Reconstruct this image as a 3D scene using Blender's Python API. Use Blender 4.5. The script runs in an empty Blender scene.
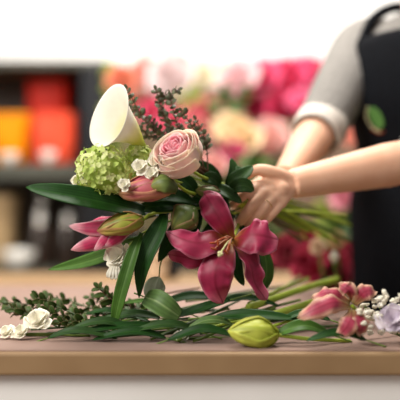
import bpy, bmesh, math, random
from mathutils import Vector, Matrix, noise
V = Vector
random.seed(7)
sc = bpy.context.scene
COL = sc.collection
TT = 0.75                      # table top height
CAMZ = 0.968
F = 744.4                      # focal length in pixels (400 px frame)

# ------------------------------------------------------------------ camera, world, lights, exposure
cam = bpy.data.cameras.new('camera'); cam.sensor_width = 36.0; cam.lens = 67.0
cam.dof.use_dof = True; cam.dof.focus_distance = 1.17; cam.dof.aperture_fstop = 1.4
cam.clip_start = 0.05
co = bpy.data.objects.new('camera', cam); COL.objects.link(co)
co.location = (0, 0, CAMZ); co.rotation_euler = (math.pi/2, 0, 0)
sc.camera = co
sc.view_settings.view_transform = 'Standard'; sc.view_settings.look = 'None'
sc.view_settings.gamma = 1.0; sc.view_settings.use_curve_mapping = False
sc.view_settings.exposure = 0.14
w = bpy.data.worlds.new('world'); sc.world = w; w.use_nodes = True
bg = w.node_tree.nodes['Background']; bg.inputs[0].default_value = (1.0, 0.93, 0.86, 1); bg.inputs[1].default_value = 0.30

def area(name, loc, target, size, power, color):
    l = bpy.data.lights.new(name, 'AREA'); l.shape = 'RECTANGLE'; l.size = size[0]; l.size_y = size[1]
    l.energy = power; l.color = color
    o = bpy.data.objects.new(name, l); COL.objects.link(o); o.location = loc
    o.rotation_euler = (V(target)-V(loc)).to_track_quat('-Z', 'Y').to_euler()
    return o
area('window_light', (-1.9, -0.2, 2.5), (0.05, 1.3, 0.9), (1.3, 1.3), 84, (1.0, 0.96, 0.9))
area('flower_fill_light', (.15, 1.75, 2.75), (.12, 2.62, 1.25), (1.0, .7), 60, (1.0, 0.96, 0.9))  # added fill that brightens the blurred blooms, no real source there
area('back_light', (0.9, 3.7, 3.1), (0.0, 1.7, 0.95), (2.6, 1.0), 55, (1.0, 0.94, 0.86))  # area light high at the back, aimed towards the table
area('wall_wash_light', (0.2, 3.2, 3.4), (0.2, 4.6, 2.2), (3.5, 0.6), 60, (1.0, 0.97, 0.92))

# ------------------------------------------------------------------ helpers
def P(px, py, d):
    """point of the place seen at (px,py) of the 400x400 photo, d metres into the room"""
    return V(((px-200)/F*d, d, CAMZ-(py-200)/F*d))
def PL(*a): return [P(*q) for q in a]

def smooth_path(pts, n):
    pts = [V(p) for p in pts]
    if len(pts) == 2: return [pts[0].lerp(pts[1], i/n) for i in range(n+1)]
    q = [pts[0]*2-pts[1]] + pts + [pts[-1]*2-pts[-2]]
    seg = len(pts)-1; out = []
    for i in range(n+1):
        t = i/n*seg; k = min(int(t), seg-1); f = t-k
        a, b, c, d = q[k:k+4]
        out.append(0.5*((2*b)+(c-a)*f+(2*a-5*b+4*c-d)*f*f+(3*b-a-3*c+d)*f**3))
    return out

def newbm():
    bm = bmesh.new(); bm.loops.layers.uv.new('UV'); return bm

def root_loc(o):
    while o.parent: o = o.parent
    return o.location.copy()

def tag(o, label=None, cat=None, group=None, kind=None):
    if label: o['label'] = label
    if cat: o['category'] = cat
    if group: o['group'] = group
    if kind: o['kind'] = kind
    return o

def thing(name, loc, label, cat, group=None):
    o = bpy.data.objects.new(name, None); COL.objects.link(o); o.location = loc
    o.empty_display_size = 0.02
    return tag(o, label, cat, group)

def obj(name, bm, mat, parent=None, solid=0, subd=0, smooth=True, bevel=0):
    if parent is None:
        xs = [v.co for v in bm.verts]
        lo = V((min(c[i] for c in xs) for i in range(3))); hi = V((max(c[i] for c in xs) for i in range(3)))
        base = V(((lo.x+hi.x)/2, (lo.y+hi.y)/2, lo.z))
    else: base = root_loc(parent)
    bmesh.ops.translate(bm, verts=bm.verts, vec=-base)
    me = bpy.data.meshes.new(name); bm.to_mesh(me); bm.free()
    for p in me.polygons: p.use_smooth = smooth
    for m in (mat if isinstance(mat, (list, tuple)) else [mat]): me.materials.append(m)
    o = bpy.data.objects.new(name, me); COL.objects.link(o)
    if parent is None: o.location = base
    else: o.parent = parent
    if bevel:
        b = o.modifiers.new('b', 'BEVEL'); b.width = bevel; b.segments = 2; b.limit_method = 'ANGLE'
    if solid:
        s = o.modifiers.new('s', 'SOLIDIFY'); s.thickness = solid; s.offset = 0
    if subd:
        s = o.modifiers.new('u', 'SUBSURF'); s.levels = subd; s.render_levels = subd
    return o

def g_blade(bm, pts, hw, face=(0, -1, 0.3), cup=0.25, nu=6, nv=16, base=0.25, peak=0.5, tip=0.7,
            ripple=0.0, rfreq=3.0, twist=0.0, fold=0.0, seed=0.0, mi=0):
    """a leaf or petal: a blade swept along a spine, with its own width profile and cross-section"""
    uv = bm.loops.layers.uv.active
    sp = smooth_path(pts, nv); face = V(face).normalized()
    p = peak/(1-peak)*tip
    norm = (peak**p)*((1-peak)**tip)
    rows = []
    prev = None
    for j in range(nv+1):
        t = j/nv
        tan = (sp[min(j+1, nv)]-sp[max(j-1, 0)]).normalized()
        side = tan.cross(face)
        if side.length < 0.25 and prev is not None: side = prev
        side = side - tan*side.dot(tan)
        side.normalize()
        if prev is not None and side.dot(prev) < 0: side = -side
        prev = side
        if twist: side = Matrix.Rotation(twist*t, 3, tan) @ side
        n = side.cross(tan).normalized()
        ww = hw*max((max(t, 1e-4)**p)*(max(1-t, 0)**tip)/norm, base*(1-t)**0.6 if t < peak else 0, 0.02)
        row = []
        for i in range(nu+1):
            u = 2*i/nu-1
            q = sp[j]+side*(ww*u)+n*(cup*ww*u*u + fold*ww*abs(u))
            if ripple:
                q += n*(ripple*abs(u)**1.5*math.sin(rfreq*2*math.pi*t+seed+u*2.0))*min(1, t*3)
            row.append(bm.verts.new(q))
        rows.append(row)
    for j in range(nv):
        for i in range(nu):
            f = bm.faces.new((rows[j][i], rows[j][i+1], rows[j+1][i+1], rows[j+1][i]))
            f.material_index = mi; f.smooth = True
            for lp, (a, b) in zip(f.loops, ((i, j), (i+1, j), (i+1, j+1), (i, j+1))):
                lp[uv].uv = (a/nu, b/nv)

def blade(name, pts, hw, mat, parent=None, solid=0.0008, **k):
    bm = newbm(); g_blade(bm, pts, hw, **k)
    return obj(name, bm, mat, parent, solid=solid)

def frame(tan):
    a = V((0, 0, 1)) if abs(tan.z) < 0.9 else V((1, 0, 0))
    x = tan.cross(a).normalized(); return x, tan.cross(x).normalized()

def g_tube(bm, pts, radii, n=8, seg=None, caps=True, mi=0):
    uv = bm.loops.layers.uv.active
    seg = seg or max(2, 5*(len(pts)-1)); sp = smooth_path(pts, seg)
    if not isinstance(radii, (list, tuple)): radii = [radii, radii]
    rows = []; x = None
    for j, c in enumerate(sp):
        tan = (sp[min(j+1, seg)]-sp[max(j-1, 0)]).normalized()
        if x is None: x, y = frame(tan)
        else:
            x = (x-tan*x.dot(tan)).normalized(); y = tan.cross(x).normalized()
        f = j/seg*(len(radii)-1); k = min(int(f), len(radii)-2); r = radii[k]+(radii[k+1]-radii[k])*(f-k)
        rows.append([bm.verts.new(c+(x*math.cos(2*math.pi*i/n)+y*math.sin(2*math.pi*i/n))*r) for i in range(n)])
    for j in range(seg):
        for i in range(n):
            f = bm.faces.new((rows[j][i], rows[j][(i+1) % n], rows[j+1][(i+1) % n], rows[j+1][i]))
            f.material_index = mi; f.smooth = True
            for lp, (a, b) in zip(f.loops, ((i, j), (i+1, j), (i+1, j+1), (i, j+1))): lp[uv].uv = (a/n, b/seg)
    if caps:
        f = bm.faces.new(rows[0][::-1]); f.material_index = mi
        f = bm.faces.new(rows[-1]); f.material_index = mi
def tube(name, pts, radii, mat, parent=None, **k):
    bm = newbm(); g_tube(bm, pts, radii, **k); bmesh.ops.recalc_face_normals(bm, faces=bm.faces)
    return obj(name, bm, mat, parent)

def g_lathe(bm, prof, c, axis=(0, 0, 1), n=24, sq=0, caps=(True, False), skew=None):
    """profile of (radius, height) turned about an axis through c; sq>0 makes it squarish"""
    uv = bm.loops.layers.uv.active
    axis = V(axis).normalized()
    if abs(axis.z) > 0.99: x, y = V((1, 0, 0)), V((0, 1, 0))
    else: x, y = frame(axis)
    rows = []
    for r, h in prof:
        row = []
        for i in range(n):
            a = 2*math.pi*i/n; ca, sa = math.cos(a), math.sin(a); k = 1
            if sq: k = (abs(ca)**(2+sq)+abs(sa)**(2+sq))**(-1/(2+sq))
            row.append(bm.verts.new(V(c)+axis*h+(x*ca+y*sa)*r*k))
        rows.append(row)
    m = len(prof)-1
    for j in range(m):
        for i in range(n):
            f = bm.faces.new((rows[j][i], rows[j][(i+1) % n], rows[j+1][(i+1) % n], rows[j+1][i])); f.smooth = True
            for lp, (a, b) in zip(f.loops, ((i, j), (i+1, j), (i+1, j+1), (i, j+1))): lp[uv].uv = (a/n, b/m)
    if caps[0]: bm.faces.new(rows[0][::-1])
    if caps[1]: bm.faces.new(rows[-1])
def lathe(name, prof, c, mat, parent=None, **k):
    bm = newbm(); g_lathe(bm, prof, c, **k); bmesh.ops.recalc_face_normals(bm, faces=bm.faces)
    return obj(name, bm, mat, parent)

def g_box(bm, lo, hi):
    lo, hi = V(lo), V(hi)
    r = bmesh.ops.create_cube(bm, size=1)
    for v in r['verts']:
        v.co = V(((lo[i]+hi[i])/2+v.co[i]*(hi[i]-lo[i]) for i in range(3)))
def box(name, lo, hi, mat, parent=None, bevel=0.004):
    bm = newbm(); g_box(bm, lo, hi); return obj(name, bm, mat, parent, smooth=False, bevel=bevel)

def g_ball(bm, c, r, sub=2, scale=(1, 1, 1), rot=None):
    m = Matrix.Translation(V(c)) @ (rot.to_4x4() if rot else Matrix.Identity(4)) @ Matrix.Diagonal((*[r*s for s in scale], 1))
    bmesh.ops.create_icosphere(bm, subdivisions=sub, radius=1, matrix=m)

# ------------------------------------------------------------------ materials
def srgb(r, g, b):
    f = lambda c: (c/255/12.92) if c/255 <= .04045 else ((c/255+.055)/1.055)**2.4
    return (f(r), f(g), f(b), 1)
def base_mat(name, rough=0.5, transl=0.0, spec=0.35, sss=0.0):
    m = bpy.data.materials.new(name); m.use_nodes = True
    nt = m.node_tree; b = nt.nodes['Principled BSDF']; b.inputs['Roughness'].default_value = rough
    b.inputs['Specular IOR Level'].default_value = spec
    if sss:
        b.inputs['Subsurface Weight'].default_value = sss; b.inputs['Subsurface Radius'].default_value = (1, .35, .2); b.inputs['Subsurface Scale'].default_value = 0.012
    if transl:
        t = nt.nodes.new('ShaderNodeBsdfTranslucent'); mx = nt.nodes.new('ShaderNodeMixShader'); mx.inputs[0].default_value = transl
        nt.links.new(b.outputs[0], mx.inputs[1]); nt.links.new(t.outputs[0], mx.inputs[2])
        nt.links.new(mx.outputs[0], nt.nodes['Material Output'].inputs[0])
        m['t'] = t.name
    return m, nt, b
def setcol(m, nt, b, sock):
    nt.links.new(sock, b.inputs['Base Color'])
    if 't' in m.keys(): nt.links.new(sock, nt.nodes[m['t']].inputs[0])
def noisy(name, c1, c2, scale=20, rough=0.6, bump=0.0, transl=0.0, spec=0.35, sss=0.0, stretch=(1, 1, 1), detail=3, metal=0):
    m, nt, b = base_mat(name, rough, transl, spec, sss)
    b.inputs['Metallic'].default_value = metal
    tc = nt.nodes.new('ShaderNodeTexCoord'); mp = nt.nodes.new('ShaderNodeMapping'); mp.inputs['Scale'].default_value = stretch
    nz = nt.nodes.new('ShaderNodeTexNoise'); nz.inputs['Scale'].default_value = scale; nz.inputs['Detail'].default_value = detail
    cr = nt.nodes.new('ShaderNodeValToRGB'); cr.color_ramp.elements[0].position = .35; cr.color_ramp.elements[1].position = .65
    cr.color_ramp.elements[0].color = c1; cr.color_ramp.elements[1].color = c2
    nt.links.new(tc.outputs['Object'], mp.inputs[0]); nt.links.new(mp.outputs[0], nz.inputs['Vector'])
    nt.links.new(nz.outputs[0], cr.inputs[0]); setcol(m, nt, b, cr.outputs[0])
    if bump:
        bp = nt.nodes.new('ShaderNodeBump'); bp.inputs['Strength'].default_value = bump; bp.inputs['Distance'].default_value = .004
        nt.links.new(nz.outputs[0], bp.inputs['Height']); nt.links.new(bp.outputs[0], b.inputs['Normal'])
    return m
def blade_mat(name, stops, edge=None, edge_from=0.7, mid=None, veins=14, vein_amt=0.25, rough=0.45, transl=0.25, spec=0.4, blotch=0.15):
    """stops: colours along the blade; edge: rim colour; mid: midrib colour"""
    m, nt, b = base_mat(name, rough, transl, spec)
    N = nt.nodes.new; L = nt.links.new
    uvn = N('ShaderNodeUVMap'); uvn.uv_map = 'UV'; sp = N('ShaderNodeSeparateXYZ'); L(uvn.outputs[0], sp.inputs[0])
    cr = N('ShaderNodeValToRGB'); e = cr.color_ramp.elements
    e[0].position = stops[0][0]; e[0].color = stops[0][1]; e[1].position = stops[-1][0]; e[1].color = stops[-1][1]
    for p, c in stops[1:-1]:
        k = e.new(p); k.color = c
    L(sp.outputs[1], cr.inputs[0]); cur = cr.outputs[0]
    a = N('ShaderNodeMath'); a.operation = 'MULTIPLY_ADD'; a.inputs[1].default_value = 2; a.inputs[2].default_value = -1; L(sp.outputs[0], a.inputs[0])
    ab = N('ShaderNodeMath'); ab.operation = 'ABSOLUTE'; L(a.outputs[0], ab.inputs[0])
    def mix(cur, fac, col):
        mx = N('ShaderNodeMix'); mx.data_type = 'RGBA'; L(fac, mx.inputs[0]); L(cur, mx.inputs[6]); mx.inputs[7].default_value = col
        return mx.outputs[2]
    def mrange(src, lo, hi, o0, o1):
        r = N('ShaderNodeMapRange'); r.inputs[1].default_value = lo; r.inputs[2].default_value = hi; r.inputs[3].default_value = o0; r.inputs[4].default_value = o1
        L(src, r.inputs[0]); return r.outputs[0]
    if edge is not None: cur = mix(cur, mrange(ab.outputs[0], edge_from, 1.0, 0, .9), edge)
    if mid is not None: cur = mix(cur, mrange(ab.outputs[0], 0.0, 0.14, .8, 0), mid)
    wv = N('ShaderNodeMath'); wv.operation = 'MULTIPLY'; wv.inputs[1].default_value = veins*math.pi; L(a.outputs[0], wv.inputs[0])
    sn = N('ShaderNodeMath'); sn.operation = 'SINE'; L(wv.outputs[0], sn.inputs[0])
    tc = N('ShaderNodeTexCoord'); nz = N('ShaderNodeTexNoise'); nz.inputs['Scale'].default_value = 60; L(tc.outputs['Object'], nz.inputs['Vector'])
    s2 = N('ShaderNodeMath'); s2.operation = 'MULTIPLY_ADD'; s2.inputs[1].default_value = vein_amt*.5; s2.inputs[2].default_value = 1; L(sn.outputs[0], s2.inputs[0])
    s3 = mrange(nz.outputs[0], .3, .7, 1-blotch, 1+blotch)
    mu = N('ShaderNodeMath'); mu.operation = 'MULTIPLY'; L(s2.outputs[0], mu.inputs[0]); L(s3, mu.inputs[1])
    hs = N('ShaderNodeHueSaturation'); L(mu.outputs[0], hs.inputs['Value']); L(cur, hs.inputs['Color'])
    bp = N('ShaderNodeBump'); bp.inputs['Strength'].default_value = .25; bp.inputs['Distance'].default_value = .00012
    L(sn.outputs[0], bp.inputs['Height'])
    if vein_amt > .3: L(bp.outputs[0], b.inputs['Normal'])
    setcol(m, nt, b, hs.outputs[0]); return m

LILY = blade_mat('lily_petal', [(0, srgb(170, 120, 50)), (.16, srgb(128, 50, 34)), (.32, srgb(146, 24, 60)), (.8, srgb(176, 48, 88)), (1, srgb(214, 120, 142))], edge=srgb(216, 124, 150), edge_from=.82, mid=srgb(136, 18, 52), veins=5, vein_amt=.07, transl=.3)
LILYBACK = blade_mat('lily_petal_outer', [(0, srgb(150, 160, 80)), (.25, srgb(190, 50, 90)), (.75, srgb(205, 60, 105)), (1, srgb(238, 190, 195))], edge=srgb(240, 190, 200), edge_from=.6, veins=4, vein_amt=.15)
LILYPALE = blade_mat('lily_petal_pale', [(0, srgb(190, 170, 110)), (.3, srgb(166, 52, 78)), (.8, srgb(186, 78, 98)), (1, srgb(232, 190, 160))], edge=srgb(234, 200, 165), edge_from=.45, mid=srgb(150, 30, 60), veins=4, vein_amt=.15)
BUDG = blade_mat('bud_green', [(0, srgb(134, 150, 50)), (.5, srgb(172, 176, 70)), (.85, srgb(190, 164, 88)), (1, srgb(190, 120, 95))], edge=srgb(178, 120, 80), edge_from=.75, mid=srgb(120, 138, 52), veins=4, vein_amt=.15, transl=.1)
BUDP = blade_mat('bud_pink', [(0, srgb(150, 160, 80)), (.3, srgb(190, 110, 100)), (.7, srgb(196, 92, 110)), (1, srgb(190, 150, 100))], edge=srgb(205, 150, 110), edge_from=.7, veins=4, vein_amt=.15, transl=.1)
BUDY = blade_mat('bud_yellow_green', [(0, srgb(160, 172, 50)), (1, srgb(196, 200, 84))], mid=srgb(150, 165, 50), veins=4, vein_amt=.1, transl=.1)
BUDD = blade_mat('bud_dull_green', [(0, srgb(70, 96, 36)), (.6, srgb(104, 120, 60)), (1, srgb(140, 140, 70))], edge=srgb(150, 110, 80), edge_from=.85, mid=srgb(80, 100, 44), veins=4, vein_amt=.2, transl=.1)
LEAFD = blade_mat('leaf_dark', [(0, srgb(26, 60, 18)), (1, srgb(32, 72, 22))], mid=srgb(46, 88, 32), veins=9, vein_amt=.35, rough=.48, transl=.12, spec=.22)
LEAFM = blade_mat('leaf_mid', [(0, srgb(60, 96, 34)), (1, srgb(80, 120, 44))], mid=srgb(104, 140, 66), veins=7, vein_amt=.25, rough=.45, transl=.3, spec=.25)
LEAFP = blade_mat('leaf_pale', [(0, srgb(82, 114, 54)), (1, srgb(96, 128, 66))], mid=srgb(150, 174, 112), edge=srgb(120, 150, 90), edge_from=.85, veins=5, vein_amt=.2, rough=.5, transl=.25)
LEAFG = blade_mat('leaf_grey', [(0, srgb(140, 150, 122)), (1, srgb(168, 170, 146))], mid=srgb(176, 180, 156), veins=4, vein_amt=.15, transl=.3)
RUSC = blade_mat('ruscus_leaf', [(0, srgb(36, 64, 26)), (1, srgb(50, 82, 34))], mid=srgb(66, 96, 48), veins=6, vein_amt=.3, rough=.5, transl=.12, spec=.22)
EUCA = blade_mat('twig_leaf', [(0, srgb(112, 96, 74)), (.5, srgb(98, 106, 78)), (1, srgb(86, 98, 72))], edge=srgb(140, 104, 90), edge_from=.75, veins=2, vein_amt=.2, rough=.5, transl=.2)
BOXL = blade_mat('box_leaf', [(0, srgb(50, 68, 26)), (1, srgb(66, 90, 36))], edge=srgb(108, 84, 56), edge_from=.8, mid=srgb(78, 100, 48), veins=3, vein_amt=.2, rough=.5, transl=.15, spec=.2)
STEMG = noisy('stem_green', srgb(84, 112, 46), srgb(124, 148, 66), 40, .5, transl=.1)
STEMY = noisy('stem_yellow_green', srgb(150, 172, 52), srgb(182, 200, 76), 30, .5, transl=.15)
STEMD = noisy('stem_dark', srgb(50, 74, 36), srgb(78, 100, 52), 40, .5)
TWIG = noisy('twig_brown', srgb(74, 48, 36), srgb(112, 74, 54), 60, .7)
ROSEI = blade_mat('rose_inner', [(0, srgb(232, 120, 140)), (.6, srgb(246, 150, 168)), (1, srgb(253, 200, 208))], veins=4, vein_amt=.06, rough=.6, transl=.35, spec=.2, blotch=.06)
ROSEM = blade_mat('rose_middle', [(0, srgb(246, 180, 180)), (.6, srgb(254, 200, 204)), (1, srgb(255, 230, 224))], veins=4, vein_amt=.06, rough=.6, transl=.35, spec=.2, blotch=.06)
ROSEO = blade_mat('rose_outer', [(0, srgb(226, 228, 176)), (.4, srgb(254, 236, 220)), (.8, srgb(255, 224, 216)), (1, srgb(253, 240, 218))], edge=srgb(250, 234, 200), edge_from=.7, veins=4, vein_amt=.06, rough=.6, transl=.3, spec=.2, blotch=.06)
WHITEP = blade_mat('white_petal', [(0, srgb(240, 242, 206)), (.25, srgb(255, 251, 236)), (1, srgb(255, 251, 234))], veins=0, vein_amt=0, rough=.6, transl=.2, spec=.2, blotch=.05)
CALLA = blade_mat('calla_spathe', [(0, srgb(160, 182, 60)), (.26, srgb(214, 216, 96)), (.5, srgb(242, 238, 180)), (.7, srgb(250, 246, 232)), (1, srgb(250, 246, 234))], veins=0, vein_amt=0, rough=.5, transl=.25, spec=.3, blotch=.03)
ANTH = noisy('anther_rust', srgb(120, 44, 16), srgb(160, 66, 24), 200, .8)
STIG = noisy('stigma_pale', srgb(196, 196, 130), srgb(224, 220, 170), 200, .5)
FILA = noisy('filament', srgb(200, 130, 110), srgb(196, 150, 110), 80, .5, transl=.2)
VIBA = noisy('viburnum_lime', srgb(208, 222, 128), srgb(226, 236, 160), 70, .6, transl=.3, spec=.2)
VIBB = noisy('viburnum_pale', srgb(224, 232, 160), srgb(238, 240, 188), 70, .6, transl=.3, spec=.2)
VIBC = noisy('viburnum_green', srgb(182, 204, 98), srgb(204, 220, 128), 70, .6, transl=.3, spec=.2)
CREAMF = noisy('cream_bud', srgb(240, 234, 214), srgb(252, 248, 236), 60, .6, transl=.25, spec=.2)
LILAC = noisy('lilac_white', srgb(222, 210, 226), srgb(244, 236, 240), 60, .6, transl=.25, spec=.2)
SKIN = noisy('skin', srgb(232, 178, 146), srgb(238, 188, 158), 25, .5, sss=.12, spec=.35)
NAIL = noisy('nail', srgb(232, 176, 156), srgb(238, 186, 168), 25, .3)
GREY = noisy('grey_knit', srgb(128, 124, 120), srgb(144, 140, 135), 120, .9, bump=.3, spec=.1)
CUFF = noisy('cream_cuff', srgb(206, 196, 186), srgb(220, 212, 202), 120, .9, bump=.3, spec=.1)
APRON = noisy('apron_navy', srgb(12, 13, 17), srgb(18, 20, 25), 160, .85, bump=.2, spec=.1)
EMBG = noisy('emblem_green', srgb(70, 112, 52), srgb(96, 136, 72), 300, .9, spec=.1)
EMBP = noisy('emblem_thread', srgb(180, 170, 130), srgb(196, 186, 150), 300, .9, spec=.1)
EMBR = noisy('emblem_red_thread', srgb(120, 60, 40), srgb(140, 72, 50), 300, .9, spec=.1)
HAIR = noisy('hair_brown', srgb(60, 40, 28), srgb(92, 62, 42), 60, .5, stretch=(1, 1, .1))
EYE = noisy('eye', srgb(235, 232, 228), srgb(240, 238, 232), 60, .2)
IRIS = noisy('iris', srgb(50, 34, 24), srgb(60, 42, 30), 60, .2)
LIPS = noisy('lips', srgb(180, 96, 92), srgb(190, 104, 98), 60, .5)
DENIM = noisy('trouser_dark', srgb(30, 32, 40), srgb(38, 40, 50), 200, .9)
SHOE = noisy('shoe_dark', srgb(30, 28, 26), srgb(40, 36, 34), 60, .5)
GOLD = noisy('ring_metal', srgb(226, 196, 150), srgb(236, 208, 164), 60, .25, metal=1)
PAPER = noisy('mat_paper', srgb(144, 118, 106), srgb(150, 125, 114), 14, .75, bump=.05, spec=.2)
TABLEW = noisy('table_tan_wood', srgb(146, 116, 82), srgb(164, 134, 98), 6, .5, stretch=(1, 12, 1))
WPAINT = noisy('white_paint', srgb(243, 241, 237), srgb(248, 246, 243), 8, .6)
WALLW = noisy('wall_white', srgb(244, 242, 238), srgb(250, 248, 245), 3, .9)
PANEL = noisy('brown_panelling', srgb(112, 88, 70), srgb(128, 102, 84), 4, .7, stretch=(8, 1, .6))
FLOOR = noisy('floor_wood', srgb(92, 66, 48), srgb(126, 94, 70), 3, .5, stretch=(1, 10, 1))
SHELF = noisy('shelf_dark', srgb(68, 58, 50), srgb(80, 70, 60), 5, .6, stretch=(1, 1, 10))
SHELFB = noisy('shelf_board', srgb(70, 70, 60), srgb(82, 82, 72), 5, .6)
POSTM = noisy('shelf_post', srgb(14, 15, 20), srgb(20, 21, 27), 8, .6)
ORANGE = noisy('pot_orange', srgb(255, 150, 0), srgb(255, 162, 6), 12, .5, spec=.2)
RED = noisy('pot_red', srgb(206, 40, 24), srgb(214, 48, 30), 12, .5, spec=.2)
CORAL = noisy('pot_coral', srgb(240, 80, 50), srgb(246, 90, 60), 12, .5, spec=.2)
TAN = noisy('pot_tan', srgb(196, 164, 120), srgb(214, 182, 138), 12, .5)
CERAM = noisy('ceramic_white', srgb(236, 230, 220), srgb(244, 240, 232), 12, .25, spec=.5)
CHROME = noisy('silver', srgb(220, 215, 208), srgb(230, 226, 220), 12, .12, metal=1)
DARKG = noisy('jar_dark', srgb(46, 36, 30), srgb(62, 48, 40), 12, .3)
ZINC = noisy('bucket_zinc', srgb(84, 86, 82), srgb(104, 106, 100), 10, .5, metal=.5)
BUCKD = noisy('bucket_dark', srgb(38, 46, 40), srgb(48, 56, 50), 10, .5)
KRAFT = noisy('kraft_beige', srgb(206, 176, 142), srgb(218, 190, 158), 10, .8)
_fm = {}
def bloom_mat(inner, outer):
    k = (inner, outer)
    if k not in _fm:
        _fm[k] = blade_mat('bloom_petal', [(0, srgb(*inner)), (.45, srgb(*[(a+b)//2 for a, b in zip(inner, outer)])), (1, srgb(*outer))], veins=3, vein_amt=.08, rough=.65, transl=.35, spec=.2, blotch=.08)
    return _fm[k]

# ------------------------------------------------------------------ the room
def struct(name, lo, hi, mat, bevel=0): return tag(box(name, lo, hi, mat, bevel=bevel), kind='structure')
struct('floor', (-2.6, -1.2, -0.05), (2.6, 4.62, 0), FLOOR)
struct('wall_back', (-2.6, 4.62, 0), (2.6, 4.72, 3.6), WALLW)
bm = newbm()
for i in range(26):
    x = -2.6+i*.2; g_box(bm, (x+.003, 4.60, .1), (x+.197, 4.62, 1.62))
tag(obj('trim_1', bm, PANEL, smooth=False, bevel=.004), kind='structure')
struct('trim_2', (-2.6, 4.575, 1.62), (2.6, 4.62, 1.67), PANEL, .006)
struct('baseboard_back', (-2.6, 4.59, 0), (2.6, 4.62, .1), PANEL, .004)

# ------------------------------------------------------------------ work table with the paper mat
TX0, TX1, TY0, TY1 = -1.15, 0.335, 1.07, 2.26
tb = thing('work_table', (-.4, 1.66, 0), 'tan topped work table with white painted sides under the flowers', 'table')
box('table_top', (TX0, TY0, TT-.035), (TX1, TY1, TT-.002), TABLEW, tb)
box('apron_board', (TX0+.02, TY0+.015, TT-.33), (TX1-.02, TY0+.035, TT-.035), WPAINT, tb)
box('apron_board', (TX0+.02, TY1-.035, TT-.33), (TX1-.02, TY1-.015, TT-.035), WPAINT, tb)
box('apron_board', (TX0+.02, TY0+.035, TT-.33), (TX0+.04, TY1-.035, TT-.035), WPAINT, tb)
box('apron_board', (TX1-.04, TY0+.035, TT-.33), (TX1-.02, TY1-.035, TT-.035), WPAINT, tb)
for x in (TX0+.02, TX1-.09):
    for y in (TY0+.02, TY1-.09): box('leg', (x, y, 0), (x+.07, y+.07, TT-.035), WPAINT, tb)
bm = newbm(); g_box(bm, (TX0+.02, TY0+.01, TT-.002), (TX1-.01, 1.905, TT))
tag(obj('paper_mat', bm, PAPER, smooth=False), 'dusty pink paper sheet lying on the tan work table under the stems', 'paper mat')

# ------------------------------------------------------------------ shelf unit at the left with its pots
sx0, sx1, sy0, sy1 = -1.30, -.425, 3.0, 3.36
su = thing('shelf_unit', (-.86, 3.18, 0), 'dark wooden shelf unit with a black post behind the table at left', 'shelf')
box('back_panel', (sx0, sy1-.02, 0), (sx1, sy1, 1.50), SHELF, su)
box('side_panel', (sx0-.03, sy0, 0), (sx0, sy1, 1.50), SHELF, su)
box('post', (sx1-.05, sy0-.03, 0), (sx1+.068, sy1, 1.50), POSTM, su)
for z0, z1 in ((.30, .34), (.645, .69), (1.05, 1.115), (1.50, 1.53)):
    box('shelf_board', (sx0-.03, sy0-.01, z0), (sx1+(.08 if z0 > 1.4 else -.05), sy1-.0 if z0 > 1.4 else sy1-.02, z1), SHELFB, su)
Z1, Z2 = 1.115, .69
def pot(name, label, cat, c, r0, r1, h, mat, sq=3, group=None, rim=.006):
    t = thing(name, c, label, cat, group)
    prof = [(r0*.9, 0), (r0, .006), (r0+(r1-r0)*.5, h*.5), (r1, h-.004), (r1, h), (r1-rim, h), (r1-rim, h-.01), (r0-rim, .02), (.002, .018)]
    lathe('body', prof, c, mat, t, sq=sq, n=32)
    bm = newbm(); g_lathe(bm, [(r1, h-.016), (r1+.004, h-.012), (r1+.004, h), (r1, h+.002), (r1-rim, h+.002)], c, n=32, sq=sq, caps=(False, False))
    obj('rim', bm, mat, t)
    return t
pot('square_pot', 'bright orange square pot on the shelf at the left edge', 'pot', (-.792, 3.16, Z1), .068, .085, .210, ORANGE)
pot('square_pot', 'tall dark red square pot standing behind the coral pot', 'pot', (-.650, 3.26, Z1), .088, .094, .365, RED)
pot('square_pot', 'coral square pot in front of the tall red pot', 'pot', (-.600, 3.10, Z1), .088, .090, .205, CORAL)
def bowl(c, r, h, label, mat=CERAM, name='bowl', cat='bowl'):
    bm = newbm(); g_lathe(bm, [(r*.5, 0), (r*.55, .004), (r*.9, h*.5), (r, h), (r-.005, h), (r*.8, h*.5), (.002, .01)], c, n=28)
    bmesh.ops.recalc_face_normals(bm, faces=bm.faces)
    return tag(obj(name, bm, mat), label, cat)
bowl((-.775, 3.035, Z1), .034, .045, 'small white bowl in front of the orange pot')
bowl((-.615, 2.998+.035, Z1), .05-.012, .05, 'small white bowl in front of the coral pot')
pot('round_jar', 'tan stoneware jar on the dark lower shelf at the left edge', 'jar', (-.86, 3.2, Z2), .06, .085, .30, TAN, sq=0)
def lidjar(c, r, h, label):
    t = thing('lidded_jar', c, label, 'jar')
    lathe('body', [(r*.9, 0), (r, .01), (r, h*.75), (r*.7, h*.86), (r*.7, h*.9)], c, DARKG, t, caps=(True, True))
    bm = newbm(); g_ball(bm, V(c)+V((0, -.0, h+.012)), .02, 3); obj('glint', bm, CERAM, t)  # white ball on top is modelled as the jar's out-of-focus highlight
    lathe('lid', [(r*.74, h*.88), (r*.78, h*.9), (r*.6, h*.97), (.003, h)], c, CHROME, t, caps=(True, True))
lidjar((-.68, 3.22, Z2), .055, .285, 'tall dark jar with a white ball-shaped knob on the lower shelf')
lidjar((-.665, 3.10, Z2), .05, .195, 'dark jar with silver lid behind the white dish, left of its pair')
lidjar((-.555, 3.12, Z2), .048, .19, 'dark jar with silver lid behind the white dish, nearest the black post')
bowl((-.74, 3.05, Z2), .068, .075, 'wide white dish on the lower shelf beneath the pots')

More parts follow.
